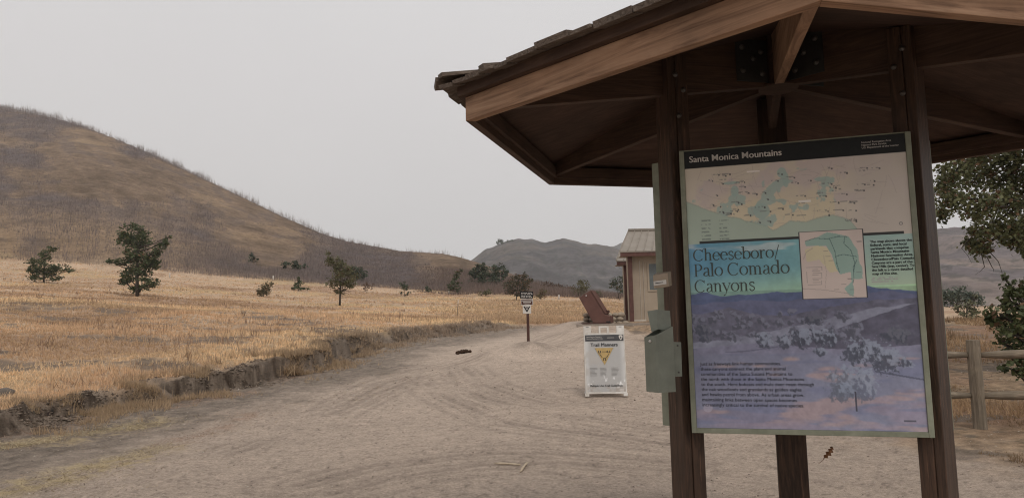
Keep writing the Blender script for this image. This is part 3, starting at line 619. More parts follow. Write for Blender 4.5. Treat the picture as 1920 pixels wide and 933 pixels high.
# dead stalks on the hillside and along its skyline
def hill_stalks(name, n, tlo, thi, h, seed, lean=.18, amin=-.75, amax=-.045):
    rng = np.random.default_rng(seed); a = rng.uniform(amin, amax, n); Yr = np.interp(a, [_ra[0], ray(0, 200)[0], ray(885, 480)[0], .3], [330, 300, 165, 150])
    Yp = 98 + (Yr - 98) * rng.uniform(tlo, thi, n); Xp = a * Yp; Zp = terr(Xp, Yp)
    h1 = fbm(a * 7 + Zp * .018, Zp * .035 - a * 3, 81, 5) + .35 * (fbm(Xp * .07, Yp * .05 + Zp * .1, 83, 4) - .5)
    ok = (rng.uniform(size=n) < sstep(.40, .58, h1)) if tlo < .9 else rng.uniform(size=n) < np.interp(a, [-.75, -.45, -.2, amax], [1, .8, .28, .03]) * sstep(.10, .5, fbm(a * 60, a * 0, 88, 3))
    Xp, Yp, a = Xp[ok], Yp[ok], a[ok]
    hh = h * (.25 + 1.5 * fbm(a * 170, a * 0 + 3, seed, 3) ** 1.6) * np.interp(a, [-.75, -.3, -.1, .2], [1.25, .95, .6, .5])
    blades(name, Xp, Yp, hh, (.00022 if tlo < .9 else .00017) * Yp, np.tile([.19, .15, .135] if tlo < .9 else [.29, .25, .235], (len(Xp), 1)) * rng.uniform(.7, 1.5, (len(Xp), 1)), 2, lean, seed + 1)  # skyline stalks get a paler colour, distance haze painted in
hill_stalks('dead_brush', 60000, .0, .97, .85, 201)
hill_stalks('dead_stalks', 5200, .962, 1.0, 2.1, 203, .2)
# low reddish brush between the field and the far hill
X, Y = field_samples(9000, 96, 135, -.14, .22, 207)
blades('dead_brush', X, Y, 1.1 * (.25 + fbm(X * .1, Y * .1, 208, 3)) * sstep(-.15, -.05, X / Y) * sstep(.24, .1, X / Y) + .15, .00035 * Y, np.tile([.21, .155, .13], (len(X), 1)), 4, .45, 209)
# straw and leaf litter lying at the trail edge
def litter(name, lines, spread, per, col, seed, L=.10):
    rng = np.random.default_rng(seed); XX = []; YY = []
    for P in lines:
        t = rng.uniform(0, len(P) - 1, per); i = np.minimum(t.astype(int), len(P) - 2); f = (t - i)[:, None]; q = P[i] * (1 - f) + P[i + 1] * f + rng.normal(size=(per, 2)) * spread
        XX.append(q[:, 0]); YY.append(q[:, 1])
    X, Y = np.concatenate(XX), np.concatenate(YY); blades(name, X, Y, np.full(len(X), L), np.full(len(X), .0045), np.tile(col, (len(X), 1)), 3, 1.6, seed + 1)
litter('straw_litter', STRAW + STRAW2, .16, 1500, [.50, .41, .27], 301)
litter('leaf_litter', LEAF, .16, 700, [.29, .19, .135], 303, .06)
bl = BANK[1:17]; litter('bank_litter', [bl + np.array([.35, -.25])], .5, 3200, [.33, .24, .17], 305, .09)
def bank_tufts():
    rng = np.random.default_rng(311); P = BANK[2:18]; XX = []; YY = []
    for q in range(21000):
        t = rng.uniform(0, len(P) - 1.001); i = int(t); p = P[i] + (P[i + 1] - P[i]) * (t - i) + rng.normal(size=2) * .42 + np.array([-.10, .08]); XX.append(p[0]); YY.append(p[1])
    X, Y = np.array(XX), np.array(YY); f = fbm(X * 1.3, Y * 1.3, 313, 3); ok = (f > .47 - .08 * sstep(18, 26, Y)); X, Y = X[ok], Y[ok]
    k = sstep(16, 26, Y)[:, None]; C = np.array([.40, .29, .185]) * (1 - k) + np.array([.37, .285, .215]) * k
    blades('bank_grass', X, Y, .06 + .12 * fbm(X * 2, Y * 2, 315, 2), np.maximum(.004, .00045 * Y), C, 5, 1.25, 317)
bank_tufts()
def shoulder():
    rng = np.random.default_rng(331); X, Y = field_samples(26000, 5.5, 30, -.75, -.02, 333); d = bank_d(X, Y); ok = (d < .1) & (d > -3.2 + rng.normal(0, .5, len(d))) & (fbm(X * 1.1, Y * 1.1, 335, 3) > .47); X, Y = X[ok], Y[ok]
    t = rng.uniform(size=(len(X), 1)); C = np.where(t < .5, np.array([.42, .33, .21]), np.where(t < .75, np.array([.28, .185, .135]), np.array([.13, .10, .08])))
    blades('shoulder_litter', X, Y, .03 + .06 * rng.uniform(size=len(X)), np.full(len(X), .005), C, 3, 1.6, 337)
shoulder()
# pebbles and crumbs of dirt on the trail (stuff)
def stones(name, X, Y, r, C, seed, lift=0.0, flat=.6, smooth=True):
    rng = np.random.default_rng(seed); ico = [(0, 0, 1), (.9, 0, .2), (.28, .85, .25), (-.72, .53, .2), (-.72, -.53, .25), (.28, -.85, .2), (0, 0, -.5)]
    fs = np.array([(0, 1, 2), (0, 2, 3), (0, 3, 4), (0, 4, 5), (0, 5, 1), (6, 2, 1), (6, 3, 2), (6, 4, 3), (6, 5, 4), (6, 1, 5)])
    n = len(X); th = rng.uniform(0, 6.28, n); Z = terr(X, Y) + lift * r
    b = np.array(ico)[None] * (1 + .35 * rng.normal(size=(n, 7, 1))) * r[:, None, None] * np.array([1, 1, flat]) * rng.uniform(.6, 1.4, (n, 1, 3))
    c, s_ = np.cos(th)[:, None], np.sin(th)[:, None]
    V = np.stack([X[:, None] + b[..., 0] * c - b[..., 1] * s_, Y[:, None] + b[..., 0] * s_ + b[..., 1] * c, Z[:, None] + b[..., 2]], -1).reshape(-1, 3)
    Fq = (fs[None] + 7 * np.arange(n)[:, None, None]).reshape(-1, 3)
    tag(obj(name, mesh_np(name, V, Fq, M_pebble, np.repeat(C, 7, axis=0), smooth)), kind='stuff')
M_pebble = vcol('pebble', .9, .2)
def pebbles():
    rng = np.random.default_rng(401); a = rng.uniform(-.72, .72, 26000); Y = np.exp(rng.uniform(math.log(5.0), math.log(26), 26000)); X = a * Y; ok = bank_d(X, Y) < -.1; X, Y = X[ok], Y[ok]; n = len(X)
    r = (.0022 + .010 * rng.power(.22, n)) * np.clip(Y / 9, .8, 1.6); t = rng.uniform(size=(n, 1))
    C = np.where(t < .35, np.array([.17, .13, .105]), np.where(t < .7, np.array([.36, .29, .235]), np.array([.56, .49, .42])))
    stones('pebbles', X, Y, r, C, 402)
pebbles()
def clods():
    rng = np.random.default_rng(411); P = BANK[1:17]; q = 11000; t = rng.uniform(0, len(P) - 1.001, q); i = t.astype(int); p = P[i] + (P[i + 1] - P[i]) * (t - i)[:, None] + rng.normal(size=(q, 2)) * .38; X, Y = p[:, 0], p[:, 1]
    d = bank_d(X, Y); ok = (d > -.35) & (d < .45) & (Y < 26) & (fbm(X * 1.2, Y * 1.2, 413, 3) > .42); X, Y = X[ok], Y[ok]; n = len(X)
    r = .007 + .024 * rng.power(.45, n); t = rng.uniform(size=(n, 1)); C = np.array([.10, .077, .06]) * (1 - t) + np.array([.22, .172, .134]) * t
    stones('soil_clods', X, Y, r, C, 414, .1, .9, True)
clods()
# sparse taller weeds that break up the short field grass
Xw, Yw = field_samples(5200, 11, 75, -.76, .1, 421); dw = bank_d(Xw, Yw); okw = (dw > .6) & (fbm(Xw * .45, Yw * .45, 423, 3) > .53); Xw, Yw = Xw[okw], Yw[okw]
blades('dry_weeds', Xw, Yw, .14 + .22 * RNG.uniform(size=len(Xw)) ** 2, np.maximum(.003, .0004 * Yw), np.array([.30, .20, .135]) * RNG.uniform(.6, 1.5, (len(Xw), 1)), 5, .5, 425)

# ================================================================== KIOSK
KC = Vector((1.303, 3.3913, 0)); KR = 1.5338; TH = -0.2849
ZE, ZH, ZR = EYE + .8744, EYE + 1.1149, EYE + .9151
FH = .108; ZD = ZE + FH; ZAP = EYE + 1.375        # fascia top, deck apex
DIR = {k: Vector((math.cos(-math.pi / 2 + TH - i * math.pi / 3), math.sin(-math.pi / 2 + TH - i * math.pi / 3), 0)) for i, k in enumerate('FABCDE')}
def hexp(k, r, z): return Vector((KC.x + DIR[k].x * r, KC.y + DIR[k].y * r, z))
kz = gz(KC.x, KC.y)
kiosk = empty('trailhead_kiosk', Vector((KC.x, KC.y, kz)), 'six sided brown wooden kiosk with shake roof on three dark posts', 'kiosk')
UP = Vector((0, 0, 1))
PR = .565
def zdeck(r): return ZAP + (ZD - ZAP) * r / KR
for k in 'AEC':
    c = hexp(k, PR, 0); t = UP.cross(DIR[k])
    M = frame(c, UP, t)                      # local X up the post, Y tangential, Z radial
    z0, z1 = kz - .35, zdeck(PR + .05) - .004
    mb = MB(); 
    mb.bx(z0, z1, -.075, .075, -.012, .045)
    mb.bx(z0, z1 - .001, -.068, .068, -.05, -.0125)
    po_ = mb.build('post', M_post, kiosk, M, .004)
    if k != 'C':
        sg = 1 if k == 'A' else -1
        for (uz, vz) in ((.10, -.015), (.17, .022), (.29, -.005)):
            q = M @ Vector((z1 - uz, sg * .0755, vz)); b = MB(); b.tube([(0, 0, 0), (0, 0, .003)], .012, 10); b.tube([(0, 0, .003), (0, 0, .010)], [.008, .007], 6); b.build('bolt', M_bolt, po_, frame(q, UP, DIR[k] * sg))
for k in 'FABCDE':
    M = frame(Vector((KC.x, KC.y, 0)), DIR[k])
    hb = lambda r: ZH + (ZR - ZH) * r / KR
    r0, r1 = .062, KR - .045
    mb = MB(); mb.prism([(r0, hb(r0)), (r1, hb(r1)), (r1, zdeck(r1) - .003), (r0, zdeck(r0) - .003)], -.021, .021)
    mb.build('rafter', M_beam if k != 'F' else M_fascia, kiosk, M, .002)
mb = MB(); n = 6
hx = lambda r, z: [hexp(k, r, z) for k in 'FABCDE']
mb.loft(hx(KR - .003, ZD), hx(.005, ZAP)); 
ctr = [hexp(k, KR - .003, ZD) for k in 'FABCDE']; top = [hexp(k, KR - .003, ZD + .022) for k in 'FABCDE']
dk = MB(); ap0, ap1 = Vector((KC.x, KC.y, ZAP)), Vector((KC.x, KC.y, ZAP + .022))
dk.add(ctr + top + [ap0, ap1], [(i, (i + 1) % 6, 12) for i in range(6)] + [(6 + (i + 1) % 6, 6 + i, 13) for i in range(6)] + [((i + 1) % 6, i, 6 + i, 6 + (i + 1) % 6) for i in range(6)])
dk.build('roof_deck', M_deck, kiosk, Matrix.Identity(4))
ks = 'FABCDE'
for i in range(6):
    a, b = ks[i], ks[(i + 1) % 6]
    if a == 'F' or True:
        p0, p1 = hexp(a, KR, 0), hexp(b, KR, 0); ex = (p1 - p0).normalized(); Ln = (p1 - p0).length
        out = ((DIR[a] + DIR[b]) * .5).normalized()
        y = UP.cross(ex)
        sgn = 1 if y.dot(out) > 0 else -1
        M = frame(p0, ex)                    # local X along the eave
        def ringseg(r0, r1, z0, z1):
            # r: distance outward from the hexagon side at KR, mitred ends
            q = lambda r: r * math.tan(math.pi / 6)
            poly0 = [(-q(r0), sgn * r0), (-q(r1), sgn * r1), (Ln + q(r1), sgn * r1), (Ln + q(r0), sgn * r0)]
            return [(x, yy_, z0) for x, yy_ in poly0], [(x, yy_, z1) for x, yy_ in poly0]
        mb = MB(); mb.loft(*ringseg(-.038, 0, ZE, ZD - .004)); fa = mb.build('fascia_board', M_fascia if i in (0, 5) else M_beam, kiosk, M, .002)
        mb = MB(); mb.loft(*ringseg(-.02, .030, ZD - .003, ZD + .044)); mb.build('eave_trim', M_beam, kiosk, M, .002)
        mb = MB(); mb.loft(*ringseg(-.062, -.0385, ZE + .035, ZD - .005)); mb.build('blocking_board', M_beam, kiosk, M, .002)
# hub and steel
mb = MB(); mb.tube([(KC.x, KC.y, ZH - .012), (KC.x, KC.y, ZH - .002)], .092, 28); mb.tube([(KC.x, KC.y, ZH - .002), (KC.x, KC.y, ZAP - .01)], .058, 12)
hub = mb.build('hub', M_beam, kiosk, Matrix.Identity(4), smooth=False)
bolt_me = None
def plate(k, side, r0, r1, z0, z1):
    global bolt_me
    M = frame(Vector((KC.x, KC.y, 0)), DIR[k]); y = side * .0245
    mb = MB(); mb.bx(r0, r1, y - .003, y + .003, z0, z1); p = mb.build('steel_plate', M_steel, kiosk, M, .001)
    for (u, v) in ((.18, .2), (.2, .72), (.45, .55), (.8, .25), (.8, .8)):
        q = M @ Vector((r0 + (r1 - r0) * u, side * .028, z0 + (z1 - z0) * v))
        if bolt_me is None:
            b = MB(); b.tube([(0, 0, 0), (0, 0, .003)], .014, 10); b.tube([(0, 0, .003), (0, 0, .011)], [.009, .008], 6); o = b.build('bolt', M_bolt, p, frame(q, DIR[k], UP) @ Matrix.Rotation(0 if side < 0 else math.pi, 4, 'X')); bolt_me = o.data
        else:
            o = bpy.data.objects.new('bolt', bolt_me); place(o, p, frame(q, DIR[k], UP) @ Matrix.Rotation(0 if side < 0 else math.pi, 4, 'X'))
def front_side(k):   # which side of the rafter faces the camera
    y = UP.cross(DIR[k]); return -1 if y.y > 0 else 1
for k in 'AED': plate(k, front_side(k), .07, .235, ZH + .008, ZH + .215)
# bolts on the tops of the two front posts
for k in 'AE':
    post_t = UP.cross(DIR[k])
# roof shakes
sh = MB(); rs = random.Random(11)
for i in range(6):
    a, b = ks[i], ks[(i + 1) % 6]; p0, p1 = hexp(a, KR, ZD), hexp(b, KR, ZD); apx = Vector((KC.x, KC.y, ZAP)); mid = (p0 + p1) / 2
    ex = (p1 - p0).normalized(); up = (apx - mid); SL = up.length; up.normalize(); nn = ex.cross(up); nn = nn if nn.z > 0 else -nn
    Ln = (p1 - p0).length; course = .145; nC = int(SL / course) + 1
    for c in range(-1, nC):
        s0 = -.085 + (c + 1) * course - (.0 if c >= 0 else 0); halfw = lambda s: Ln / 2 * max(0, 1 - s / SL)
        x = -halfw(s0) - .01
        while x < halfw(s0) - .02:
            wd = rs.uniform(.07, .17); x1 = min(x + wd - .006, halfw(s0) + .012)
            t0 = rs.uniform(.012, .024); ln = .30 + rs.uniform(-.02, .03); dj = rs.uniform(-.022, .014); lift = .046 + .014 * (c > -1) + rs.uniform(0, .010)
            P = lambda xx, ss, h: mid + ex * xx + up * ss + nn * h
            s_a, s_b = s0 + dj, s0 + ln; tw = rs.uniform(-.004, .006)
            xa, xb = max(x, -halfw(s_b) - .03), min(x1, halfw(s_b) + .03)
            if s_b < SL + .1:
                sh.loft([P(x, s_a, lift), P(x1, s_a, lift + tw), P(x1, s_a, lift + t0 + tw), P(x, s_a, lift + t0)], [P(min(xa, xb - .005), s_b, lift - .012), P(max(xb, xa + .005), s_b, lift - .012), P(max(xb, xa + .005), s_b, lift - .004), P(min(xa, xb - .005), s_b, lift - .004)])
            x += wd
sh.build('roof_shakes', M_shake, kiosk, Matrix.Identity(4))
for i in range(6):
    k = ks[i]; mb = MB(); p = hexp(k, KR, ZD); apx = Vector((KC.x, KC.y, ZAP)); d_ = (apx - p); Lh = d_.length; d_.normalize(); t = UP.cross(DIR[k]); nn = d_.cross(t); nn = nn if nn.z > 0 else -nn
    s = -.10; j = 0
    while s < Lh - .1:
        for side in (-1, 1):
            tilt = .20
            wv = (t * side - nn * tilt).normalized(); h = .082 + .004 * side; th_ = rs.uniform(.014, .022)
            e0 = rs.uniform(-.015, .015); A_ = p + d_ * (s + e0) + nn * (h + .012); B_ = p + d_ * (s + .34) + nn * (h - .016)
            wd = rs.uniform(.075, .095)
            mb.loft([A_, A_ + wv * wd, A_ + wv * wd + nn * th_, A_ + nn * th_], [B_, B_ + wv * wd, B_ + wv * wd + nn * .008, B_ + nn * .008])
        s += .20
    mb.build('hip_cap', M_shake, kiosk, Matrix.Identity(4))
hk = hexp('A', KR - .35, zdeck(KR - .35) + .10)
mb = MB(); mb.tube([hk, hk + Vector((.0, 0, .03)), hk + Vector((.008, 0, .038)), hk + Vector((.016, 0, .03)), hk + Vector((.016, 0, 0))], .0018, 5); mb.build('wire_loop', M_bolt, kiosk, Matrix.Identity(4))

# ------------------------------------------------------------------ sign panels
PW_, PZ0, PZ1, POFF = .9204, EYE - .472, EYE + .748, .4019
PH = PZ1 - PZ0
def panel_matrix(k, off=POFF):
    n = DIR[k]; t = Vector((-n.y, n.x, 0)); 
    o = Vector((KC.x, KC.y, 0)) + n * off - t * (PW_ / 2); return frame(Vector((o.x, o.y, PZ0)), t, -n)
FR = .021
def panel_frame(root, M, y1=.034):
    mb = MB(); y0 = -.004
    mb.bx(0, FR, y0, y1, 0, PH); mb.bx(PW_ - FR, PW_, y0, y1, 0, PH); mb.bx(FR, PW_ - FR, y0 + .0005, y1 - .0005, 0, FR); mb.bx(FR, PW_ - FR, y0 + .0005, y1 - .0005, PH - .004, PH)
    mb.build('frame', M_olive, root, M, .002)
def paint_panel():
    W, H = 400, 530
    u, v = np.meshgrid((np.arange(W) + .5) / W, (np.arange(H) + .5) / H); asp = PH / PW_
    X, Y = u, v * asp
    C = np.zeros((H, W, 3))
    def put(mask, c, k=1.0):
        nonlocal C
        kk = np.clip(np.asarray(mask, float) * k, 0, 1)[..., None]; C = C * (1 - kk) + np.asarray(c) * kk
    n1 = fbm(X * 9, Y * 9, 1, 4); n2 = fbm(X * 40, Y * 40, 2, 3); n3 = fbm(X * 120, Y * 120, 5, 2)
    # upper map
    put(v < .345, np.array([.56, .50, .42])); put(sstep(.48, .6, n1) * (v < .22), [.50, .43, .42], .8); put(sstep(.14, .22, v) * (v < .33) * sstep(.06, .2, u) * (u < .68), [.60, .53, .37], .75)
    put(sstep(.7, .82, u) * (v < .345), [.50, .45, .41], .8)
    coast = np.interp(u, [0, .02, .1, .17, .27, .37, .40, .43, .48, .55, .67, .74, .79, .80], [.19, .195, .225, .245, .27, .295, .31, .30, .283, .285, .268, .29, .345, .36]) + (fbm(u * 25, u * 0, 9, 3) - .5) * .010
    sea = (v > coast) & (v < .345); put(sea, [.37, .45, .38])
    put((v > coast - .004) & (v < coast + .001) & (v < .345), [.2, .3, .28], .5)
    def ell(cx, cy, rx, ry, c, k=1, ro=.5):
        q = np.hypot((u - cx) / rx, (v - cy) / ry) + (n1 - .5) * ro; put(sstep(1.05, .9, q), c, k)
    teal = [.32, .43, .40]
    zone = np.exp(-(((u - .42) / .30) ** 2)) * np.exp(-(((v - .20) / .085) ** 2)) * (v < coast) * (v < .335); pn = fbm(X * 16, Y * 16, 12, 4)
    put(sstep(.55, .60, pn * (.72 + .38 * zone)) * (zone > .18), teal, .85)
    for e in ((.455, .105, .022, .02), (.47, .13, .016, .03), (.235, .16, .020, .022), (.355, .235, .036, .028), (.22, .13, .04, .006)): ell(*e, teal, .9, .9)
    rr = random.Random(3)
    for _ in range(80):          # roads on the map
        x0, y0 = rr.uniform(.05, .96), rr.uniform(.08, .30); ang = rr.uniform(-.5, .5) if rr.random() < .65 else rr.uniform(1.1, 2); ln = rr.uniform(.03, .12); bend = rr.uniform(-1, 1)
        tx = (X - x0) * math.cos(ang) + (Y - y0 * asp) * math.sin(ang); ty = -(X - x0) * math.sin(ang) + (Y - y0 * asp) * math.cos(ang) - bend * tx * tx * 4
        put((np.abs(ty) < .0012) & (np.abs(tx) < ln / 2) & ~sea & (v < .335) & (v > .07), [.32, .26, .26], .4)
    for _ in range(70):          # place marks and dark site dots on the map
        x0, y0 = rr.uniform(.10, .90), rr.uniform(.09, .31); cy = np.interp(x0, [0, .37, .48, .67, .8], [.19, .295, .283, .268, .3])
        if y0 > cy + .01: y0 = cy + rr.uniform(-.03, .012)
        wq = rr.uniform(.012, .045); put((np.abs(u - x0) < wq / 2) & (np.abs(v - y0) < .0022) & (n3 > .45), [.14, .14, .14], .65)
        if rr.random() < .6: put((np.abs(u - x0 - wq * .6) < .0036) & (np.abs(v - y0 - .003) < .0030), [.05, .05, .06], .9)
    for c in range(2):
        for r in range(6): put((np.abs(u - .09 - .085 * c) < .022) & (np.abs(v - .262 - .0135 * r - .002 * c) < .0026) & (n3 > .4), [.13, .17, .16], .7)
    put((np.abs(u - .325) < .03) & (np.abs(v - .094) < .003) | (np.abs(u - .55) < .028) & (np.abs(v - .213) < .004), [.75, .70, .66])
    ell(.955, .31, .0085, .006, [.08, .08, .09], .9, 0); ell(.955, .31, .006, .0042, [.5, .46, .42], .9, 0)
    # valley picture: sky
    low = v >= .345
    skyc = np.stack([.10 + .20 * u ** 1.3 + .16 * sstep(.43, .54, v), .27 + .24 * u + .16 * sstep(.43, .54, v), .42 + .02 * u - .02 * sstep(.44, .54, v)], -1)
    C = np.where(low[..., None], skyc, C)
    put(low & (v < .40) & True, [.45, .56, .60], .35 * 1) if False else None
    put(sstep(.55, .7, fbm(u * 5, v * 30, 33, 3)) * (v > .345) * (v < .38), [.55, .60, .60], .6)
    def ridge(pts, c, k=1, amp=.006, tex=.25, seed=40, vmax=1.01):
        y0 = np.interp(u, [p[0] for p in pts], [p[1] for p in pts]) + (fbm(u * 18, u * 0, seed, 4) - .5) * amp * 2
        msk = sstep(-.0012, .0012, v - y0) * (v < vmax)
        put(msk, np.asarray(c)[None, None] * (1 + tex * 2 * (fbm(X * 30, Y * 45, seed + 1, 4) - .5))[..., None], k)
    ridge([(0, .528), (.08, .522), (.14, .535), (.3, .532), (.45, .526), (.6, .53), (.8, .516), (.9, .53), (1, .54)], [.115, .155, .30], seed=41)
    ridge([(0, .565), (.1, .56), (.25, .555), (.4, .56), (.55, .552), (.7, .548), (.85, .535), (1, .548)], [.155, .17, .29], seed=43)
    ridge([(0, .60), (.1, .59), (.18, .575), (.28, .60), (.45, .61), (.6, .585), (.75, .57), (1, .56)], [.165, .165, .235], seed=45, tex=.5)
    ridge([(0, .70), (.2, .685), (.4, .66), (.55, .635), (.75, .60), (1, .575)], [.31, .325, .43], seed=47, tex=.3)
    ridge([(0, .75), (.35, .72), (.55, .69), (.68, .655), (.85, .61), (1, .58)], [.125, .122, .18], seed=49, tex=.45)
    ridge([(0, .72), (.3, .705), (.5, .72), (.7, .73), (1, .715)], [.28, .28, .40], seed=51, amp=.004)
    # meadow with rosy bands
    mv = sstep(.735, .75, v); put(mv, np.stack([.275 + 0 * u, .29 + 0 * u, .41 + 0 * u], -1)[0, 0])
    rose = fbm(u * 3.2, v * 22, 61, 4); put(mv * sstep(.46, .60, rose + .16 * sstep(.84, .80, v) * sstep(.55, .4, u) + .12 * np.exp(-((v - .90) / .03) ** 2) * sstep(.55, .7, u) - .10), [.47, .355, .37], .85)
    put(mv * sstep(.40, .6, rose) * sstep(.5, .4, u) * sstep(.80, .77, v), [.56, .42, .37], .9); put(mv * sstep(.5, .66, fbm(u * 4 + 9, v * 30, 63, 4)), [.22, .24, .38], .75)
    put(mv * sstep(.84, .9, v) * sstep(.5, .62, fbm(u * 3 + 3, v * 26, 64, 4)), [.37, .315, .41], .7)
    C = np.where(low[..., None], C * (.86 + .28 * n2[..., None]), C)
    def crown(cx, cy, rx, ry, c, dk, seed):
        q = np.hypot((u - cx) / rx, (v - cy) / ry) + (fbm(X * 80, Y * 80, seed, 4) - .5) * 1.5
        lit = sstep(.36, .66, fbm(X * 85 + 7, Y * 60, seed + 2, 3) + .25 * (u - cx) / rx - .25 * (v - cy) / ry)
        col = np.asarray(dk) * (1 - lit[..., None]) + np.asarray(c) * lit[..., None]; kk = (sstep(1.05, .75, q))[..., None] * .88
        nonlocal C; C = C * (1 - kk) + col * kk
    LB, DK = (.34, .385, .50), (.065, .075, .11)
    for i in range(60):
        cx, cy = rr.uniform(0, .75), rr.uniform(.595, .69); s = rr.uniform(.010, .022); crown(cx, cy, s * 1.3, s * .7, (.24, .25, .34), (.10, .105, .145), 300 + i)
    for i, (cx, cy, rx, ry) in enumerate(((.33, .695, .04, .028), (.42, .70, .035, .026), (.50, .69, .05, .034), (.57, .685, .04, .035), (.62, .69, .03, .03), (.05, .655, .05, .02), (.06, .685, .03, .014), (.9, .685, .06, .03), (.55, .625, .05, .018))): crown(cx, cy, rx, ry, LB if i < 5 else (.16, .17, .22), DK, 400 + i)
    for i, (cx, cy, rx, ry) in enumerate(((.72, .74, .055, .042), (.79, .745, .07, .045), (.86, .765, .06, .045), (.58, .735, .03, .016), (.93, .775, .03, .02))): crown(cx, cy, rx, ry, LB, DK, 500 + i)
    crown(.70, .84, .10, .055, (.33, .38, .50), (.16, .185, .25), 600); crown(.66, .87, .06, .035, (.30, .35, .47), (.14, .16, .22), 602); crown(.76, .85, .05, .05, (.36, .40, .52), (.16, .18, .26), 604)
    put((np.abs(u - .713) < .004) & (v > .87) & (v < .935), [.06, .06, .09]); put((np.abs(v - .80 - (u - .78) * .14) < .003) & (u > .8), [.10, .11, .17], .8)
    put((np.abs(v - .722 - .012 * np.sin(u * 9)) < .0025) & (u > .15) & (u < .42), [.12, .13, .2], .6)
    put((np.abs(u - .93) < .025) & (np.abs(v - .965) < .002), [.05, .05, .07], .8)
    ell(.055, .93, .022, .014, [.55, .50, .62], .6, .9)
    # right text ground
    tb = (u > .795) & (v > .345) & (v < .515); put(tb * 1.0, np.stack([.32 + .5 * (v - .345), .45 + .3 * (v - .345), .43 - .2 * (v - .345)], -1), .8)
    for r in range(3): put((u > .815) & (u < .945 - .02 * r) & (np.abs(v - .49 - .007 * r) < .0018) & (n3 > .4), [.35, .25, .32], .6)
    # bars and inset map
    put((np.abs(v - .340) < .0048) & (u > .055) & (u < .52), [.012, .013, .015]); put((np.abs(v - .340) < .0048) & (u > .79) & (u < .965), [.012, .013, .015])
    ins = (u > .515) & (u < .792) & (v > .322) & (v < .556); put(ins, [.58, .49, .45])
    def poly(pts, c, k=1):
        inside = np.zeros((H, W), bool); P = [(.515 + x * .277, .322 + y * .234) for x, y in pts]
        for (x0, y0), (x1, y1) in zip(P, P[1:] + P[:1]):
            if y0 != y1:
                cond = ((y0 > v) != (y1 > v)) & (u + (n2 - .5) * .004 < (x1 - x0) * (v - y0) / (y1 - y0) + x0); inside ^= cond
        put(inside & ins, c, k)
    def line(pts, c, wd=.0016, k=.9):
        for (x0, y0), (x1, y1) in zip(pts[:-1], pts[1:]):
            a = np.array([.515 + x0 * .277, (.322 + y0 * .234) * asp]); b = np.array([.515 + x1 * .277, (.322 + y1 * .234) * asp]); d = b - a
            t = np.clip(((X - a[0]) * d[0] + (Y - a[1]) * d[1]) / (d @ d), 0, 1); put(np.hypot(X - a[0] - t * d[0], Y - a[1] - t * d[1]) < wd, c, k)
    poly([(.08, .26), (.3, .2), (.45, .26), (.5, .42), (.6, .6), (.45, .62), (.3, .42), (.1, .45)], [.60, .55, .33], .7)
    poly([(.09, .15), (.3, .08), (.45, .02), (.6, .05), (.78, .1), (.9, .3), (.92, .5), (.96, .56), (.95, .72), (.88, .73), (.80, .72), (.80, .98), (.74, .97), (.66, .86), (.78, .76), (.77, .62), (.6, .65), (.55, .55), (.5, .35), (.42, .22), (.1, .21)], [.28, .41, .365])
    dg = [.06, .12, .12]
    line([(.09, .14), (.25, .1), (.45, .12), (.62, .09), (.75, .1)], dg); line([(.48, .12), (.55, .3), (.57, .5), (.6, .62)], dg); line([(.72, .1), (.7, .2), (.8, .3), (.85, .5), (.82, .62)], dg); line([(.57, .38), (.68, .36), (.88, .4)], dg); line([(.88, .45), (.82, .55), (.82, .7), (.8, .78)], dg)
    line([(0, .84), (.35, .87), (.7, .93), (.85, 1)], [.35, .28, .27], .0013); line([(.37, .35), (.4, .6), (.36, .85)], [.4, .33, .3], .001); line([(.05, .4), (.1, .3), (.2, .25)], [.35, .28, .27], .0012)
    line([(.08, .53), (.33, .53), (.31, .79), (.09, .79), (.08, .53)], [.3, .25, .24], .0009)
    for r in range(8): line([(.18, .56 + .028 * r), (.27 + .02 * (r % 3), .56 + .028 * r)], [.2, .16, .16], .0012, .7)
    for x, y in ((.4, .38), (.45, .44), (.37, .3), (.9, .18), (.72, .72), (.62, .8), (.74, .88), (.5, .87), (.86, .63)): line([(x, y), (x + .07, y)], [.15, .12, .13], .0014, .7)
    bord = ((np.abs(u - .515) < .0018) | (np.abs(u - .792) < .0018)) & (v > .321) & (v < .5575) | ((np.abs(v - .322) < .0015) | (np.abs(v - .556) < .0015)) & (u > .514) & (u < .793); put(bord, [.03, .03, .035])
    # header
    put(v < .066, np.stack([.016 + .015 * n3, .021 + .015 * n3, .024 + .015 * n3], -1))
    vk = ((v > .52) & ~ins)[..., None]; C = np.where(vk, (C * 1.0) * (.90 + .20 * fbm(X * 90, Y * 90, 77, 3))[..., None], C * (1.30 - .0 * n1[..., None]))
    C = np.where(vk, C * .88 + np.array([.31, .32, .37]) * .12, C * .90 + np.array([.42, .42, .40]) * .10); hd = (v < .066)[..., None]; C = np.where(hd, C * .3, C)
    # sun-fade and grime over the print
    C = C * (.90 + .16 * n1[..., None]); 
    return C.clip(.008, .9), W, H
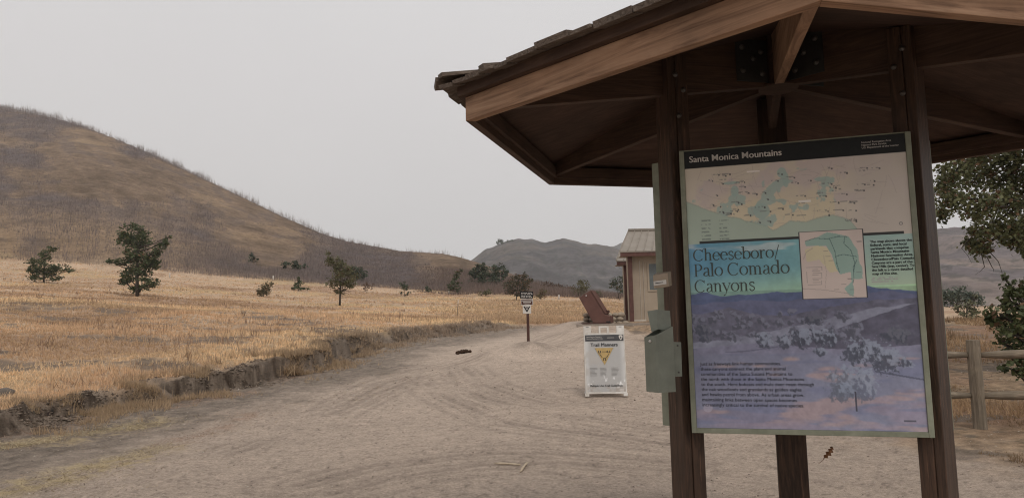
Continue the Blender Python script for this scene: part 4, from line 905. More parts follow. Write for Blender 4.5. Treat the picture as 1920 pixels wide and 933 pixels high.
def front_panel():
    M = panel_matrix('F'); root = empty('map_sign', M.translation, 'framed colour map sign with black Santa Monica Mountains header on the kiosk front', 'sign')
    PW[root.name] = Matrix.Translation(M.translation)
    panel_frame(root, M)
    mb = MB(); mb.bx(.004, PW_ - .004, .006, .028, .004, PH - .004); mb.build('backing', M_black, root, M)
    C, W, H = paint_panel()
    x0, x1, z0, z1 = FR + .0006, PW_ - FR - .0006, FR + .0006, PH - .0046
    Xv, Zv = np.meshgrid(np.linspace(x0, x1, W), np.linspace(z1, z0, H))
    n = W; i = (np.arange(H - 1)[:, None] * n + np.arange(n - 1)[None]).ravel()
    P_ = obj('printed_map', mesh_np('printed_map', np.c_[Xv.ravel(), np.full(W * H, .003), Zv.ravel()], np.c_[i, i + n, i + n + 1, i + 1], M_print, C.reshape(-1, 3)), root, M)
    zz = lambda v: PH * (1 - v); yt = .0022
    lettering('header_lettering', text_block(['Santa Monica Mountains'], .047, .045 * PW_, zz(.045), yt, 0, .415 * PW_, .0002, .0006), M_whiteink, root, M)
    lettering('header_lettering', text_block(['National Recreation Area', 'National Park Service', 'U.S. Department of the Interior'], .0135, .80 * PW_, zz(.027), yt, .0112, .15 * PW_), M_whiteink, root, M)
    lettering('caption_lettering', text_block(['The map above shows the', 'federal, state, and local', 'parklands that comprise', 'Santa Monica Mountains', 'National Recreation Area.', 'Cheeseboro/Palo Comado', 'Canyons are a part of the', 'Simi Hills (top, center). To', 'the left is a more detailed', 'map of this site.'], .0165, .806 * PW_, zz(.3665), yt, .01455, .168 * PW_, .0001, .0003), M_ink, root, M)
    lettering('paragraph_lettering', text_block(['Just as freeways link human communities,', 'these canyons connect the plant and animal', 'communities of the Santa Susana Mountains to', 'the north with those in the Santa Monica Mountains', 'to the south. Here bobcats and mule deer roam through', 'the oak woodlands and grasslands as golden eagles', 'and hawks patrol from above. As urban areas grow,', 'maintaining links between open spaces becomes', 'increasingly critical to the survival of native species.'], .021, .052 * PW_, zz(.768), yt, .0214, .485 * PW_), M_ink, root, M)
    # serif title, drawn stroke by stroke
    TK, TN = .165, .055
    mb = MB(); state = {'y': 0}
    def stroke(pts, wds, ox, oy, s):
        pts = np.array(pts, float); wds = np.broadcast_to(np.array(wds, float), (len(pts),)); t = np.gradient(pts, axis=0); t /= np.linalg.norm(t, axis=1)[:, None] + 1e-9; nrm = np.c_[-t[:, 1], t[:, 0]]
        state['y'] = (state['y'] + 1) % 12; y = yt - .0001 * state['y']
        l, r = pts + nrm * wds[:, None] / 2, pts - nrm * wds[:, None] / 2
        vs = [(ox + p[0] * s, y, oy + p[1] * s) for p in l] + [(ox + p[0] * s, y, oy + p[1] * s) for p in r]; n = len(pts)
        mb.add(vs, [(i, i + 1, n + i + 1, n + i) for i in range(n - 1)])
    def cat(P, n=8):
        P = np.array(P, float); P = np.vstack([2 * P[0] - P[1], P, 2 * P[-1] - P[-2]]); out = []
        for i in range(1, len(P) - 2):
            for t in np.linspace(0, 1, n, endpoint=False): out.append(.5 * (2 * P[i] + (P[i + 1] - P[i - 1]) * t + (2 * P[i - 1] - 5 * P[i] + 4 * P[i + 1] - P[i + 2]) * t * t + (3 * P[i] - P[i - 1] - 3 * P[i + 1] + P[i + 2]) * t ** 3))
        return np.array(out + [P[-2]])
    def arc(cx, cy, rx, ry, a0, a1, n=26):
        t = np.radians(np.linspace(a0, a1, n)); return np.c_[cx + rx * np.cos(t), cy + ry * np.sin(t)], TN + (TK - TN) * np.abs(np.cos(t)) ** 1.3
    def st(x, y0, y1): return ([(x, y0), (x, y1)], TK)
    def serif(x, y, wd=.36): return ([(x - wd / 2, y), (x + wd / 2, y)], TN)
    def flag(x, y): return ([(x - .2, y - .07), (x, y - .01)], .07)
    G = {'o': ([arc(.46, .5, .38, .47, 0, 360, 36)], .95), 'e': ([arc(.45, .5, .37, .47, 5, 320), ([(.10, .55), (.80, .55)], TN)], .88),
         's': ([(cat([(.60, .80), (.52, .95), (.34, .98), (.16, .88), (.15, .70), (.36, .54), (.56, .40), (.60, .20), (.42, .03), (.22, .05), (.09, .24)]), .115)], .72),
         'h': ([st(.2, .03, 1.5), serif(.2, .03), flag(.16, 1.5), (cat([(.22, .70), (.36, .92), (.56, .95), (.70, .78), (.72, .5)]), [.06] * 8 + [.08] * 8 + [.12] * 8 + [TK] * 9), st(.72, .03, .52), serif(.72, .03)], .98),
         'n': ([st(.2, .03, 1.0), serif(.2, .03), flag(.16, .99), (cat([(.22, .70), (.36, .92), (.56, .95), (.70, .78), (.72, .5)]), [.06] * 8 + [.08] * 8 + [.12] * 8 + [TK] * 9), st(.72, .03, .52), serif(.72, .03)], .98),
         'm': ([st(.2, .03, 1.0), serif(.2, .03), flag(.16, .99)] + [q for x in (0, .5) for q in ((cat([(.22 + x, .70), (.36 + x, .92), (.54 + x, .95), (.68 + x, .78), (.70 + x, .5)]), [.06] * 8 + [.08] * 8 + [.12] * 8 + [TK] * 9), st(.70 + x, .03, .52), serif(.70 + x, .03))], 1.46),
         'r': ([st(.2, .03, 1.0), serif(.2, .03), flag(.16, .99), (cat([(.24, .68), (.36, .9), (.50, .96), (.62, .88)]), [.05] * 8 + [.08] * 8 + [.15] * 9)], .70),
         'b': ([st(.18, .02, 1.5), flag(.14, 1.5), arc(.52, .5, .36, .47, -165, 165)], .98), 'd': ([arc(.44, .5, .36, .47, 15, 345), st(.78, .03, 1.5), flag(.74, 1.5), serif(.86, .03, .2)], 1.02),
         'p': ([st(.2, -.45, 1.0), serif(.2, -.45), flag(.16, .99), arc(.54, .5, .36, .47, -165, 165)], 1.0), 'l': ([st(.2, .03, 1.5), serif(.2, .03), flag(.16, 1.5)], .42),
         'a': ([(cat([(.18, .78), (.26, .93), (.44, .97), (.58, .86), (.62, .66)]), [.14] * 8 + [.07] * 8 + [.1] * 8 + [TK] * 9), st(.62, .10, .68), ([(.60, .10), (.70, .03), (.80, .06)], .08), (cat([(.62, .58), (.40, .50), (.18, .38), (.12, .20), (.24, .04), (.42, .06), (.62, .22)]), [.06] * 12 + [.15] * 16 + [.07] * 21)], .84),
         'y': ([([(.10, .97), (.46, .05)], TK), ([(.82, .97), (.46, .05), (.30, -.34), (.20, -.42)], .06), ([(.10, -.40), (.22, -.42)], .13), serif(.12, .98, .34), serif(.80, .98, .3)], .90),
         'C': ([arc(.66, .70, .56, .69, 42, 318, 40), ([(1.12, 1.02), (1.14, 1.36)], .05)], 1.28), 'P': ([st(.25, .03, 1.37), serif(.25, .03, .44), ([(.05, 1.37), (.5, 1.37)], TN), ([(.25, .66), (.5, .66)], TN), arc(.5, 1.015, .36, .355, -90, 90)], .98),
         '/': ([([(.05, -.2), (.55, 1.5)], .08)], .6), ' ': ([], .42)}
    for word, v, wid in (('Cheeseboro/', .402, .385), ('Palo Comado', .4575, .425), ('Canyons', .513, .272)):
        tot = sum(G[ch][1] for ch in word); s = wid * PW_ / tot; x = .042 * PW_; sy = .0345
        for ch in word:
            for pts, wd in G[ch][0]:
                stroke(np.array(pts) * np.array([1, 1]), wd, x, zz(v), s) if abs(s - sy) < 1e-9 else stroke(np.array(pts), wd, x, zz(v), s)
            x += G[ch][1] * s
    mb.build('title_lettering', M_title, root, M)
front_panel()
for k, lab in (('B', 'olive edged sign panel on the left side of the kiosk seen edge on'), ('D', 'olive edged sign panel on the right side of the kiosk seen edge on')):
    M = panel_matrix(k, .424 if k == 'B' else .402); root = empty('sign_panel', M.translation, lab, 'sign', 'sign panels on the kiosk sides'); PW[root.name] = Matrix.Translation(M.translation)
    panel_frame(root, M, .045 if k == 'B' else .03); mb = MB(); mb.bx(.004, PW_ - .004, .003, .028, .004, PH - .004); mb.build('backing', M_olived, root, M)

# ------------------------------------------------------------------ boxes on the left post, dangling leaf
def leaflet_box():
    Y = 3.02; s = Y / F
    c = at(1230, 640, Y - .02); a = at(1208, 633, Y + .05); b_ = at(1262, 618, Y + .01)
    root = empty('leaflet_box', at(1235, 735, Y), 'grey green metal leaflet dispenser with open lid on the left kiosk post', 'box'); 
    zb = at(1232, 735, Y).z; zf = at(1230, 632, Y).z; zk = at(1245, 612, Y).z
    p0, p1, p2 = Vector((a.x, a.y, 0)), Vector((c.x, c.y, 0)), Vector((b_.x, b_.y, 0)); p3 = p0 + (p2 - p1) + Vector((0, .02, 0))
    def ring(z, k=1): return [Vector((p.x, p.y, z)) for p in (p0, p1, p2, p3)]
    mb = MB()                                # open bin: four thin walls and a floor
    t = .003
    zt_ = [zf, zf + .01, zk, zk]
    P = [p0, p1, p2, p3]; ctr = sum(P, Vector()) / 4
    for i in range(4):
        u, v_ = P[i], P[(i + 1) % 4]; ui, vi = u.lerp(ctr, .06), v_.lerp(ctr, .06)
        mb.loft([(u.x, u.y, zb), (v_.x, v_.y, zb), (vi.x, vi.y, zb), (ui.x, ui.y, zb)], [(u.x, u.y, zt_[i]), (v_.x, v_.y, zt_[(i + 1) % 4]), (vi.x, vi.y, zt_[(i + 1) % 4]), (ui.x, ui.y, zt_[i])])
    mb.loft([Vector((p.lerp(ctr, .07).x, p.lerp(ctr, .07).y, zb + .004)) for p in P], [Vector((p.lerp(ctr, .07).x, p.lerp(ctr, .07).y, zb + .01)) for p in P])
    mb.build('bin', M_olived, root, Matrix.Identity(4))
    # hinged lid, standing open and folded along its middle
    l0, l1, l2 = at(1214, 583, Y + .05), at(1231, 580, Y + .03), at(1256, 582, Y + .04)
    k0, k1, k2 = at(1222, 622, Y + .03), at(1233, 617, Y + .02), at(1259, 618, Y + .03)
    off = Vector((.0, .005, 0)); mb = MB(); mb.loft([l0, l1, k1, k0], [q + off for q in (l0, l1, k1, k0)]); mb.loft([l1, l2, k2, k1], [q + off for q in (l1, l2, k2, k1)]); mb.build('lid', M_olived, root, Matrix.Identity(4))
    f0, f1, f2, f3 = at(1256, 640, Y + .015), at(1277, 641, Y + .03), at(1279, 705, Y + .03), at(1258, 706, Y + .015); mb = MB(); mb.loft([f0, f1, f2, f3], [q + off for q in (f0, f1, f2, f3)]); fl = mb.build('mounting_flange', M_olived, root, Matrix.Identity(4))
    for px in ((1271, 647), (1273, 697)):
        q = at(*px, Y + .024); mb = MB(); mb.tube([q, q + Vector((0, -.004, 0))], .0035, 8); mb.build('screw', M_bolt, fl, Matrix.Identity(4))
    q = at(1219, 639, Y + .013); mb = MB(); mb.tube([q, q + Vector((-.002, -.005, 0))], .006, 8); mb.build('rivet', M_white, root, Matrix.Identity(4))
leaflet_box()
def label_box():
    Y = 3.0; root = empty('label_box', at(1240, 541, Y), 'small tan box with a white label strip on the left kiosk post', 'box')
    f = [at(1224, 516, Y), at(1252, 511, Y), at(1254, 537, Y), at(1226, 541, Y)]; bk = [at(1231, 511, Y + .06), at(1258, 508, Y + .06), at(1260, 535, Y + .06), at(1232, 539, Y + .06)]
    mb = MB(); mb.loft(f, bk); mb.build('box_body', M_tanbox, root, Matrix.Identity(4), .002)
    g = [at(1225.5, 527, Y - .003), at(1249, 524, Y - .003), at(1249.6, 532, Y - .003), at(1226, 535.5, Y - .003)]; mb = MB(); mb.loft(g, [q + Vector((0, .002, 0)) for q in g]); lb = mb.build('label_strip', M_white, root, Matrix.Identity(4))
    g = [at(1229, 530, Y - .0045), at(1243, 528.4, Y - .0045), at(1243, 529.6, Y - .0045), at(1229, 531.3, Y - .0045)]; mb = MB(); mb.loft(g, [q + Vector((0, .001, 0)) for q in g]); mb.build('print_line', M_ink, lb, Matrix.Identity(4))
label_box()
def hanging_leaf():
    Y = 2.93; tip, stem_ = at(1559, 836, Y), at(1543, 862, Y); root = empty('oak_leaf', at(1551, 848, Y), 'brown dead oak leaf dangling below the map sign', 'leaf')
    ax = (stem_ - tip); L_ = ax.length; ax.normalize(); sd_ = ax.cross(Vector((.25, 1, .2))).normalized(); nn = ax.cross(sd_)
    prof = [(0, .02), (.1, .17), (.17, .07), (.28, .24), (.37, .09), (.5, .27), (.6, .09), (.72, .20), (.82, .06), (.9, .03)]
    ctr = [tip + ax * L_ * t + nn * .008 * math.sin(t * 5) for t, _ in prof]
    mb = MB(); vs = []; 
    for (t, w_), c in zip(prof, ctr): vs += [c + sd_ * w_ * L_ * .9 + nn * .008 * (1 - t), c, c - sd_ * w_ * L_ * .8 + nn * .010]
    vs2 = [v + nn * .0006 for v in vs]; n = len(prof); fs = []
    for i in range(n - 1):
        for j in range(2): fs.append((3 * i + j, 3 * i + j + 1, 3 * i + j + 4, 3 * i + j + 3))
    mb.add(vs, fs); mb.add(vs2, [f[::-1] for f in fs]); mb.build('leaf_blade', M_dleaf, root, Matrix.Identity(4))
    mb = MB(); mb.tube([tip + ax * L_ * .85, stem_, stem_ + ax * .02 + Vector((-.006, 0, .004))], [.0013, .001, .0008], 5); mb.build('stem', M_dleaf, root, Matrix.Identity(4))
    mb = MB(); mb.tube([tip, at(1562, 812, Y)], .00025, 4); mb.build('spider_thread', M_whiteink, root, Matrix.Identity(4))
hanging_leaf()

# ================================================================== A-FRAME SIGN
def a_frame():
    b = hit(1136, 741); Y = b.y; k = Y / F; W = 75 * k; Hh = 127 * k
    yaw = math.atan2(-b.x, b.y) * .6
    root = empty('a_frame_sign', b, 'white folding sidewalk sign headed Trail Manners standing on the dirt', 'sign', rz=0)
    lean = R_(8)
    def sideM(sgn):
        T = Matrix.Translation(b) @ Matrix.Rotation(yaw, 4, 'Z')
        return T @ Matrix.Translation((0, sgn * -.20, 0)) @ Matrix.Rotation(-sgn * lean, 4, 'X') @ (Matrix.Identity(4) if sgn > 0 else Matrix.Rotation(math.pi, 4, 'Z'))
    w2 = W / 2; th = .022; T = Hh * 1.01
    for sgn in (1, -1):
        mb = MB(); y0, y1 = 0, th
        mb.bx(-w2, w2, y0, y1, .055, T - .125)                                                  # board
        mb.bx(-w2, -w2 + .13, y0, y1, T - .125, T); mb.bx(w2 - .13, w2, y0, y1, T - .125, T)     # shoulders
        mb.bx(-.085, -.055, y0, y1, T - .125, T - .012); mb.bx(.055, .085, y0, y1, T - .125, T - .012); mb.bx(-.085, .085, y0 + .001, y1 - .001, T - .035, T - .005)   # handle
        mb.bx(-w2 - .01, -w2 + .06, y0 - .004, y1 + .03, 0, .05); mb.bx(w2 - .06, w2 + .012, y0 - .004, y1 + .03, 0, .05)     # feet
        mb.bx(-w2, w2, y0 - .006, y1, .04, .07)
        bo = mb.build('front_board' if sgn > 0 else 'back_board', M_white, root, sideM(sgn), .004)
        if sgn > 0:
            for x in (-w2 + .065, w2 - .065):
                m2 = MB(); m2.bx(x - .025, x + .025, -.002, .004, T - .025, T - .016); m2.build('slot', M_ink, bo, sideM(1))
    M = sideM(1); z0, z1 = .075, T - .150
    nx, nz = 90, 140; X, Z = np.meshgrid(np.linspace(-w2 + .022, w2 - .018, nx), np.linspace(z1, z0, nz)); n1 = fbm(X * 5, Z * 5, 5, 4); n2 = fbm(X * 14, Z * 10, 6, 4)
    C = np.full((nz, nx, 3), .56) * np.array([1, .985, .965]); ed = sstep(.0, .09, np.minimum(X + w2 - .02, w2 - .02 - X)); C = C * (1 - .26 * ed[..., None])
    kk = (sstep(.44, .64, n1) * .7)[..., None]; C = C * (1 - kk) + np.array([.44, .41, .38]) * kk
    wr = (sstep(.62, .74, n2) * sstep(.5, .2, Z))[..., None]; C = C * (1 - wr) + np.array([.80, .80, .80]) * wr
    dirt_ = (sstep(.25, .08, Z) * sstep(.4, .6, n2))[..., None] * .6; C = C * (1 - dirt_) + np.array([.33, .27, .22]) * dirt_
    bul = .006 * np.sin((Z - z0) / (z1 - z0) * np.pi) * (n1 - .3)
    i = (np.arange(nz - 1)[:, None] * nx + np.arange(nx - 1)[None]).ravel()
    po = obj('poster', mesh_np('poster', np.c_[X.ravel(), (-.003 - np.abs(bul)).ravel(), Z.ravel()], np.c_[i, i + nx, i + nx + 1, i + 1], vcol('faded poster', .35, .4), C.reshape(-1, 3), True), root, M)
    yt = -.0085
    mb = MB(); mb.bx(-w2 + .024, w2 - .02, yt, yt + .003, z1 - .108, z1 - .005); mb.build('header_band', M_header, po, M)
    lettering('printed_lettering', text_block(['Santa Monica Mountains', 'National Recreation Area'], .030, -w2 + .045, z1 - .045, yt - .001, .030, .27), M_whiteink, po, M)
    mb = MB(); mb.bx(.05, .17, yt - .001, yt + .001, z1 - .058, z1 - .052); mb.build('rule_line', M_whiteink, po, M)
    cx, cz = w2 - .065, z1 - .055; ar = [(cx - .032, cz + .036), (cx, cz + .044), (cx + .032, cz + .036), (cx + .030, cz + .004), (cx + .018, cz - .022), (cx, cz - .044), (cx - .018, cz - .022), (cx - .030, cz + .004)]
    mb = MB(); mb.prism(ar, yt - .002, yt); em = mb.build('emblem', M_whiteink, po, M)
    mb = MB(); mb.prism([(cx - .016, cz - .004), (cx, cz + .022), (cx + .016, cz - .004), (cx + .004, cz - .018), (cx - .004, cz - .018)], yt - .0035, yt - .002); mb.build('emblem_mark', M_header, po, M)
    lettering('printed_lettering', text_block(['Trail Manners'], .082, -.235, z1 - .198, yt - .001, 0, .455, 0, .0018), M_ink, po, M)
    tz = z1 - .225; mb = MB(); mb.prism([(-.165, tz), (.150, tz), (-.008, tz - .285)], yt - .001, yt + .001); mb.build('yield_triangle', M_yellow, po, M)
    mb = MB(); t_ = yt - .003
    for x in (-.085, .070): mb.bx(x - .026, x - .014, t_, t_ + .001, tz - .085, tz - .045); mb.bx(x + .010, x + .022, t_, t_ + .001, tz - .085, tz - .045); mb.bx(x - .013, x + .009, t_, t_ + .001, tz - .085, tz - .076)
    mb.bx(-.03, -.018, t_, t_ + .001, tz - .215, tz - .170); mb.bx(.004, .016, t_, t_ + .001, tz - .215, tz - .170); mb.bx(-.017, .003, t_, t_ + .001, tz - .179, tz - .170)
    mb.bx(-.042, .028, t_, t_ + .001, tz - .069, tz - .060); mb.prism([(.024, tz - .078), (.044, tz - .0645), (.024, tz - .051)], t_ - .0005, t_ + .0005)
    for sx_ in (-1, 1):
        a0, a1 = (sx_ * .075 - .008, tz - .105), (sx_ * .035 - .008, tz - .165); mb.prism([(a0[0] - .006, a0[1]), (a0[0] + .006, a0[1]), (a1[0] + .006, a1[1]), (a1[0] - .006, a1[1])], t_, t_ + .001)
    mb.build('trail_symbols', M_ink, po, M)
    mb = MB(); rr = random.Random(2)
    for c, x in enumerate((-.20, -.03, .16)):
        for r in range(7): ln = rr.uniform(.08, .13); mb.bx(x - .06, x - .06 + ln, yt, yt + .001, z1 - .560 - r * .021, z1 - .556 - r * .021)
    mb.build('printed_rows', paint('faint grey ink', (.24, .23, .22)), po, M)
    lettering('printed_lettering', text_block(['Multiple Use Trail Guidelines'], .040, -.27, z0 + .085, yt - .001, 0, .54, 0, .001), M_ink, po, M)
a_frame()

# ================================================================== TRAIL SIGN POST
def trail_sign():
    x, y = SIGN_XY; z = gz(x, y); b = Vector((x, y, z)); k = y / F
    root = empty('trail_sign', b, 'thin brown post with three small stacked trail rule signs on a dirt mound', 'sign')
    top = at(987.5, 548, y); M = Matrix.Identity(4)
    h = top.z - z; mb = MB(); mb.box((x, y, z + h / 2 - .1), (.035, .03, h / 2 + .1)); mb.build('post', M_signbr, root, M, .004)
    def pl(x0, x1, y0, y1, m, nm, r=.012):
        a, c = at(x0, y0, y - .04), at(x1, y1, y - .04); mb = MB(); mb.box(((a.x + c.x) / 2, y - .036, (a.z + c.z) / 2), (abs(c.x - a.x) / 2, .004, abs(a.z - c.z) / 2)); return mb.build(nm, m, root, M, r), a, c
    p, a, c = pl(975, 1000, 546.5, 558.8, M_black, 'rules_plate', .004); mb = MB(); rr = random.Random(4)
    for r in range(4):
        xx = a.x + .03; zc = a.z - (.16 + .21 * r) * (a.z - c.z)
        while xx < c.x - .05: ln = rr.uniform(.015, .05); mb.bx(xx, min(xx + ln, c.x - .02), y - .0425, y - .0405, zc - .014, zc); xx += ln + rr.uniform(.008, .03)
    mb.build('printed_rows', M_whiteink, p, M)
    p, a, c = pl(976.5, 999.5, 559.8, 571.5, M_white, 'warning_plate', .004)
    mb = MB(); mb.bx(a.x + .012, c.x - .012, y - .043, y - .0405, c.z + .012, a.z - .012); q = mb.build('brown_field', M_signbr, p, M); mb = MB()
    for r, wd in ((0, .27), (1, .20), (2, .12)):
        xm = (a.x + c.x) / 2; zc = a.z - (.22 + .27 * r) * (a.z - c.z); xx = xm - wd / 2
        while xx < xm + wd / 2: mb.bx(xx, xx + .018, y - .0455, y - .0435, zc - (.026 if r < 2 else .010), zc); xx += .026
    mb.build('printed_rows', M_whiteink, p, M)
    p, a, c = pl(980, 996, 571.8, 587.5, M_white, 'yield_plate', .004); xm, w_ = (a.x + c.x) / 2, (c.x - a.x); H = a.z - c.z
    tri = lambda s, dy: [(xm - w_ * .43 * s, a.z - H * .14 - dy), (xm + w_ * .43 * s, a.z - H * .14 - dy), (xm, a.z - H * (.14 + .72 * s) - dy)]
    mb = MB(); mb.prism(tri(1, 0), y - .043, y - .0405); mb.build('yield_triangle', M_black, p, M)
    mb = MB(); mb.prism(tri(.55, H * .05), y - .0455, y - .0435); mb.build('yield_centre', M_whiteink, p, M)
    mb = MB(); mb.bx(xm - .03, xm + .03, y - .048, y - .046, a.z - H * .36, a.z - H * .24); mb.build('yield_mark', M_black, p, M)
trail_sign()

# ================================================================== BUILDINGS, STONE WALL, BROWN BOX
def restroom(Y, x0px, eave_px, ridge_px, base_px, label, post_px, win, wid, depth_off=1.5):
    s = Y / F
    z0 = at(x0px, base_px, Y).z; ze = at(x0px, eave_px, Y).z; zr = at(ridge_px[0], ridge_px[1], Y + depth_off).z
    xl = at(x0px, eave_px, Y).x; xr_l = at(ridge_px[0], ridge_px[1], Y + depth_off).x
    root = empty('restroom', Vector((xl + .6, Y + .6, z0)), label, 'building')
    I = Matrix.Identity(4); xr = xl + wid; oh = .45; yw = Y + oh
    xw = at(post_px, 500, Y).x
    mb = MB(); mb.bx(xw + .10, xr - .4, yw, yw + .9, z0, ze + .15); mb.build('wall', M_tan, root, I)
    mb = MB(); skew = 0
    th = .05
    A_ = [(xl, Y, ze + .10), (xr, Y, ze + .10), (xr, Y + depth_off + .1, zr), (xr_l, Y + depth_off + .1, zr)]
    mb.loft([Vector(p) for p in A_], [Vector(p) + Vector((0, 0, th)) for p in A_])
    B_ = [(xr_l, Y + depth_off + .102, zr), (xr, Y + depth_off + .102, zr), (xr, Y + depth_off * 2 + .1, ze + .1), (xr_l + (xr_l - xl), Y + depth_off * 2 + .1, ze + .1)]
    mb.loft([Vector(p) for p in B_], [Vector(p) + Vector((0, 0, th)) for p in B_])
    n = int(wid / .30)
    for i in range(n + 1):
        f = i / n; p = Vector(A_[0]).lerp(Vector(A_[1]), f); q = Vector(A_[3]).lerp(Vector(A_[2]), f); u = Vector((0, 0, th + .001)); w_ = Vector((.022, 0, 0)); h = Vector((0, 0, .035))
        mb.loft([p - w_ + u, p + w_ + u, p + w_ * .5 + u + h, p - w_ * .5 + u + h], [q - w_ + u, q + w_ + u, q + w_ * .5 + u + h, q - w_ * .5 + u + h])
    rf = mb.build('roof', M_roofm, root, I)
    mb = MB(); p, q = Vector(A_[3]), Vector(A_[2]); mb.tube([p + Vector((0, 0, .07)), q + Vector((0, 0, .07))], .07, 8); mb.build('ridge_cap', M_roofm, rf, I)
    mb = MB(); mb.bx(xl + .03, xr, Y + .02, Y + .06, ze - .05, ze + .097); mb.build('eave_board', M_redbr, root, I)
    mb = MB(); mb.bx(xl + .05, xr - .02, Y + .065, yw + .3, ze - .045, ze - .01); mb.build('soffit', M_tan, root, I)
    mb = MB(); mb.bx(xw, xw + .15, yw - .20, yw - .05, z0 - .02, ze - .047); mb.build('corner_post', M_redbr, root, I)
    if win:
        for (a, b, yy0, yy1, m_, nm, dy) in ((1199, 1203, 488, 602, M_trimw, 'batten', .02), (1206, 1210, 490, 602, M_trimw, 'batten', .03), (1188, 1212, 599, 606, M_trimw, 'base_board', .035)):
            p, q = at(a, yy0, yw - dy), at(b, yy1, yw - dy); mb = MB(); mb.bx(p.x, q.x, yw - dy, yw - .002, max(q.z, z0), p.z); mb.build(nm, m_, root, I)
        p, q = at(1215, 494, yw - .03), at(1238, 543, yw - .03); mb = MB(); mb.bx(p.x - .04, q.x, yw - .03, yw - .003, q.z - .05, p.z + .05); w0 = mb.build('window', M_tan, root, I)
        mb = MB(); mb.bx(p.x + .03, q.x - .06, yw - .036, yw - .031, q.z + .01, p.z - .01); mb.build('pane', M_glass, w0, I)
        for j in range(8): xx = q.x + .35 + j * .42; mb = MB(); mb.bx(xx, xx + .05, yw - .02, yw - .002, z0, ze - .05); mb.build('batten', M_tan, root, I)
    return z0
z0 = restroom(27.2, 1162, 478, (1179, 434.5), 606, 'tan restroom building with ribbed metal roof and red brown corner post', 1180, True, 5.2)
restroom(30.5, 1155.5, 494.5, (1166, 463), 604, 'second lower restroom roof and post just left behind the tan restroom', 1171.5, False, 4.6, 1.3)
mb = MB(); p, q = at(1082, 606.5, 25.2), at(1225, 606.5, 25.2); xl, xr = p.x, q.x + 5
mb.loft([(xl, 25.2, z0 - .35), (xr, 25.2, z0 - .35), (xr, 33, z0 - .35), (xl + .5, 33, z0 - .35)], [(xl, 25.2, z0), (xr, 25.2, z0), (xr, 33, z0), (xl + .5, 33, z0)])
tag(mb.build('concrete_pad', M_conc, None, None, .015), kind='structure')
def stone_wall():
    Y = 26.9; x0, x1 = at(1096, 600, Y).x, at(1174, 600, Y).x; zt_ = at(1150, 587, Y).z; zb = z0 - .05
    root = empty('stone_wall', Vector(((x0 + x1) / 2, Y, zb)), 'low wall of rounded river stones between the brown box and restroom', 'wall')
    mb = MB(); mb.bx(x0, x1, Y, Y + .30, zb, zt_ - .05); mb.build('mortar_core', M_mortar, root, Matrix.Identity(4))
    mb = MB(); rr = random.Random(8); z = zb + .07; row = 0
    while z < zt_ - .02:
        x = x0 + rr.uniform(0, .08)
        while x < x1:
            r = rr.uniform(.075, .13); bm = bmesh.new(); bmesh.ops.create_icosphere(bm, subdivisions=2, radius=1)
            jx = [rr.uniform(-.12, .12) for _ in range(6)]
            vs = [(x + v.co.x * r * 1.25 * (1 + jx[0] * v.co.z + jx[1] * v.co.y), Y - .0 + v.co.y * .085, z + rr.uniform(-.004, .004) + v.co.z * r * .8 * (1 + jx[2] * v.co.x)) for v in bm.verts]; fs = [tuple(v.index for v in f.verts) for f in bm.faces]; bm.free()
            mb.add(vs, fs, 0, True); x += r * 2.3
        z += .155; row += 1
    mb.build('stones', M_stone, root, Matrix.Identity(4))
stone_wall()
def brown_box():
    Y = 25.9; k = Y / F; I = Matrix.Identity(4)
    root = empty('metal_bin', at(1118, 606, Y), 'large brown steel bin leaning with a slanted back on a low base plate', 'bin')
    side = [(1085.5, 557.5), (1106.5, 544.5), (1134, 589.5), (1143, 592), (1143.5, 605), (1112, 605)]
    A_ = [at(x, y, Y) for x, y in side]; B_ = [p + Vector((.24, .75, 0)) for p in A_]
    mb = MB(); mb.loft(A_, B_); bo = mb.build('bin_body', M_boxbr, root, I, .015)
    a, b, c, d_ = at(1107.2, 544, Y), at(1134.5, 588.2, Y), None, None
    lid = [a, b, b + Vector((.25, .78, 0)), a + Vector((.25, .78, 0))]; nn = Vector((.014, 0, .009)); mb = MB(); mb.loft(lid, [p + nn for p in lid]); mb.build('lid', M_boxbr, root, I, .006)
    for f in (.55, .8):
        q = a.lerp(b, .93) + Vector((.25, .78, 0)) * f + nn; mb = MB(); mb.box(q + Vector((.02, 0, .03)), (.05, .03, .04)); mb.build('hinge', M_signbr, root, I, .004)
    p, q = at(1094, 604, Y - .05), at(1143, 606.3, Y - .05); mb = MB(); mb.bx(p.x, q.x, Y - .05, Y + .9, z0 + .002, z0 + .05); mb.build('base_plate', M_signbr, root, I, .004)
    p, q = at(1136.5, 601.8, Y), at(1143.5, 605.2, Y); mb = MB(); mb.bx(p.x, q.x + .02, Y - .02, Y + .06, q.z, p.z); mb.build('foot_block', M_black, root, I)
    q = at(1099, 554, Y); mb = MB(); mb.tube([q + Vector((0, -.003, 0)), q + Vector((0, -.02, 0))], .025, 8); mb.build('white_knob', M_whiteink, root, I)
brown_box()

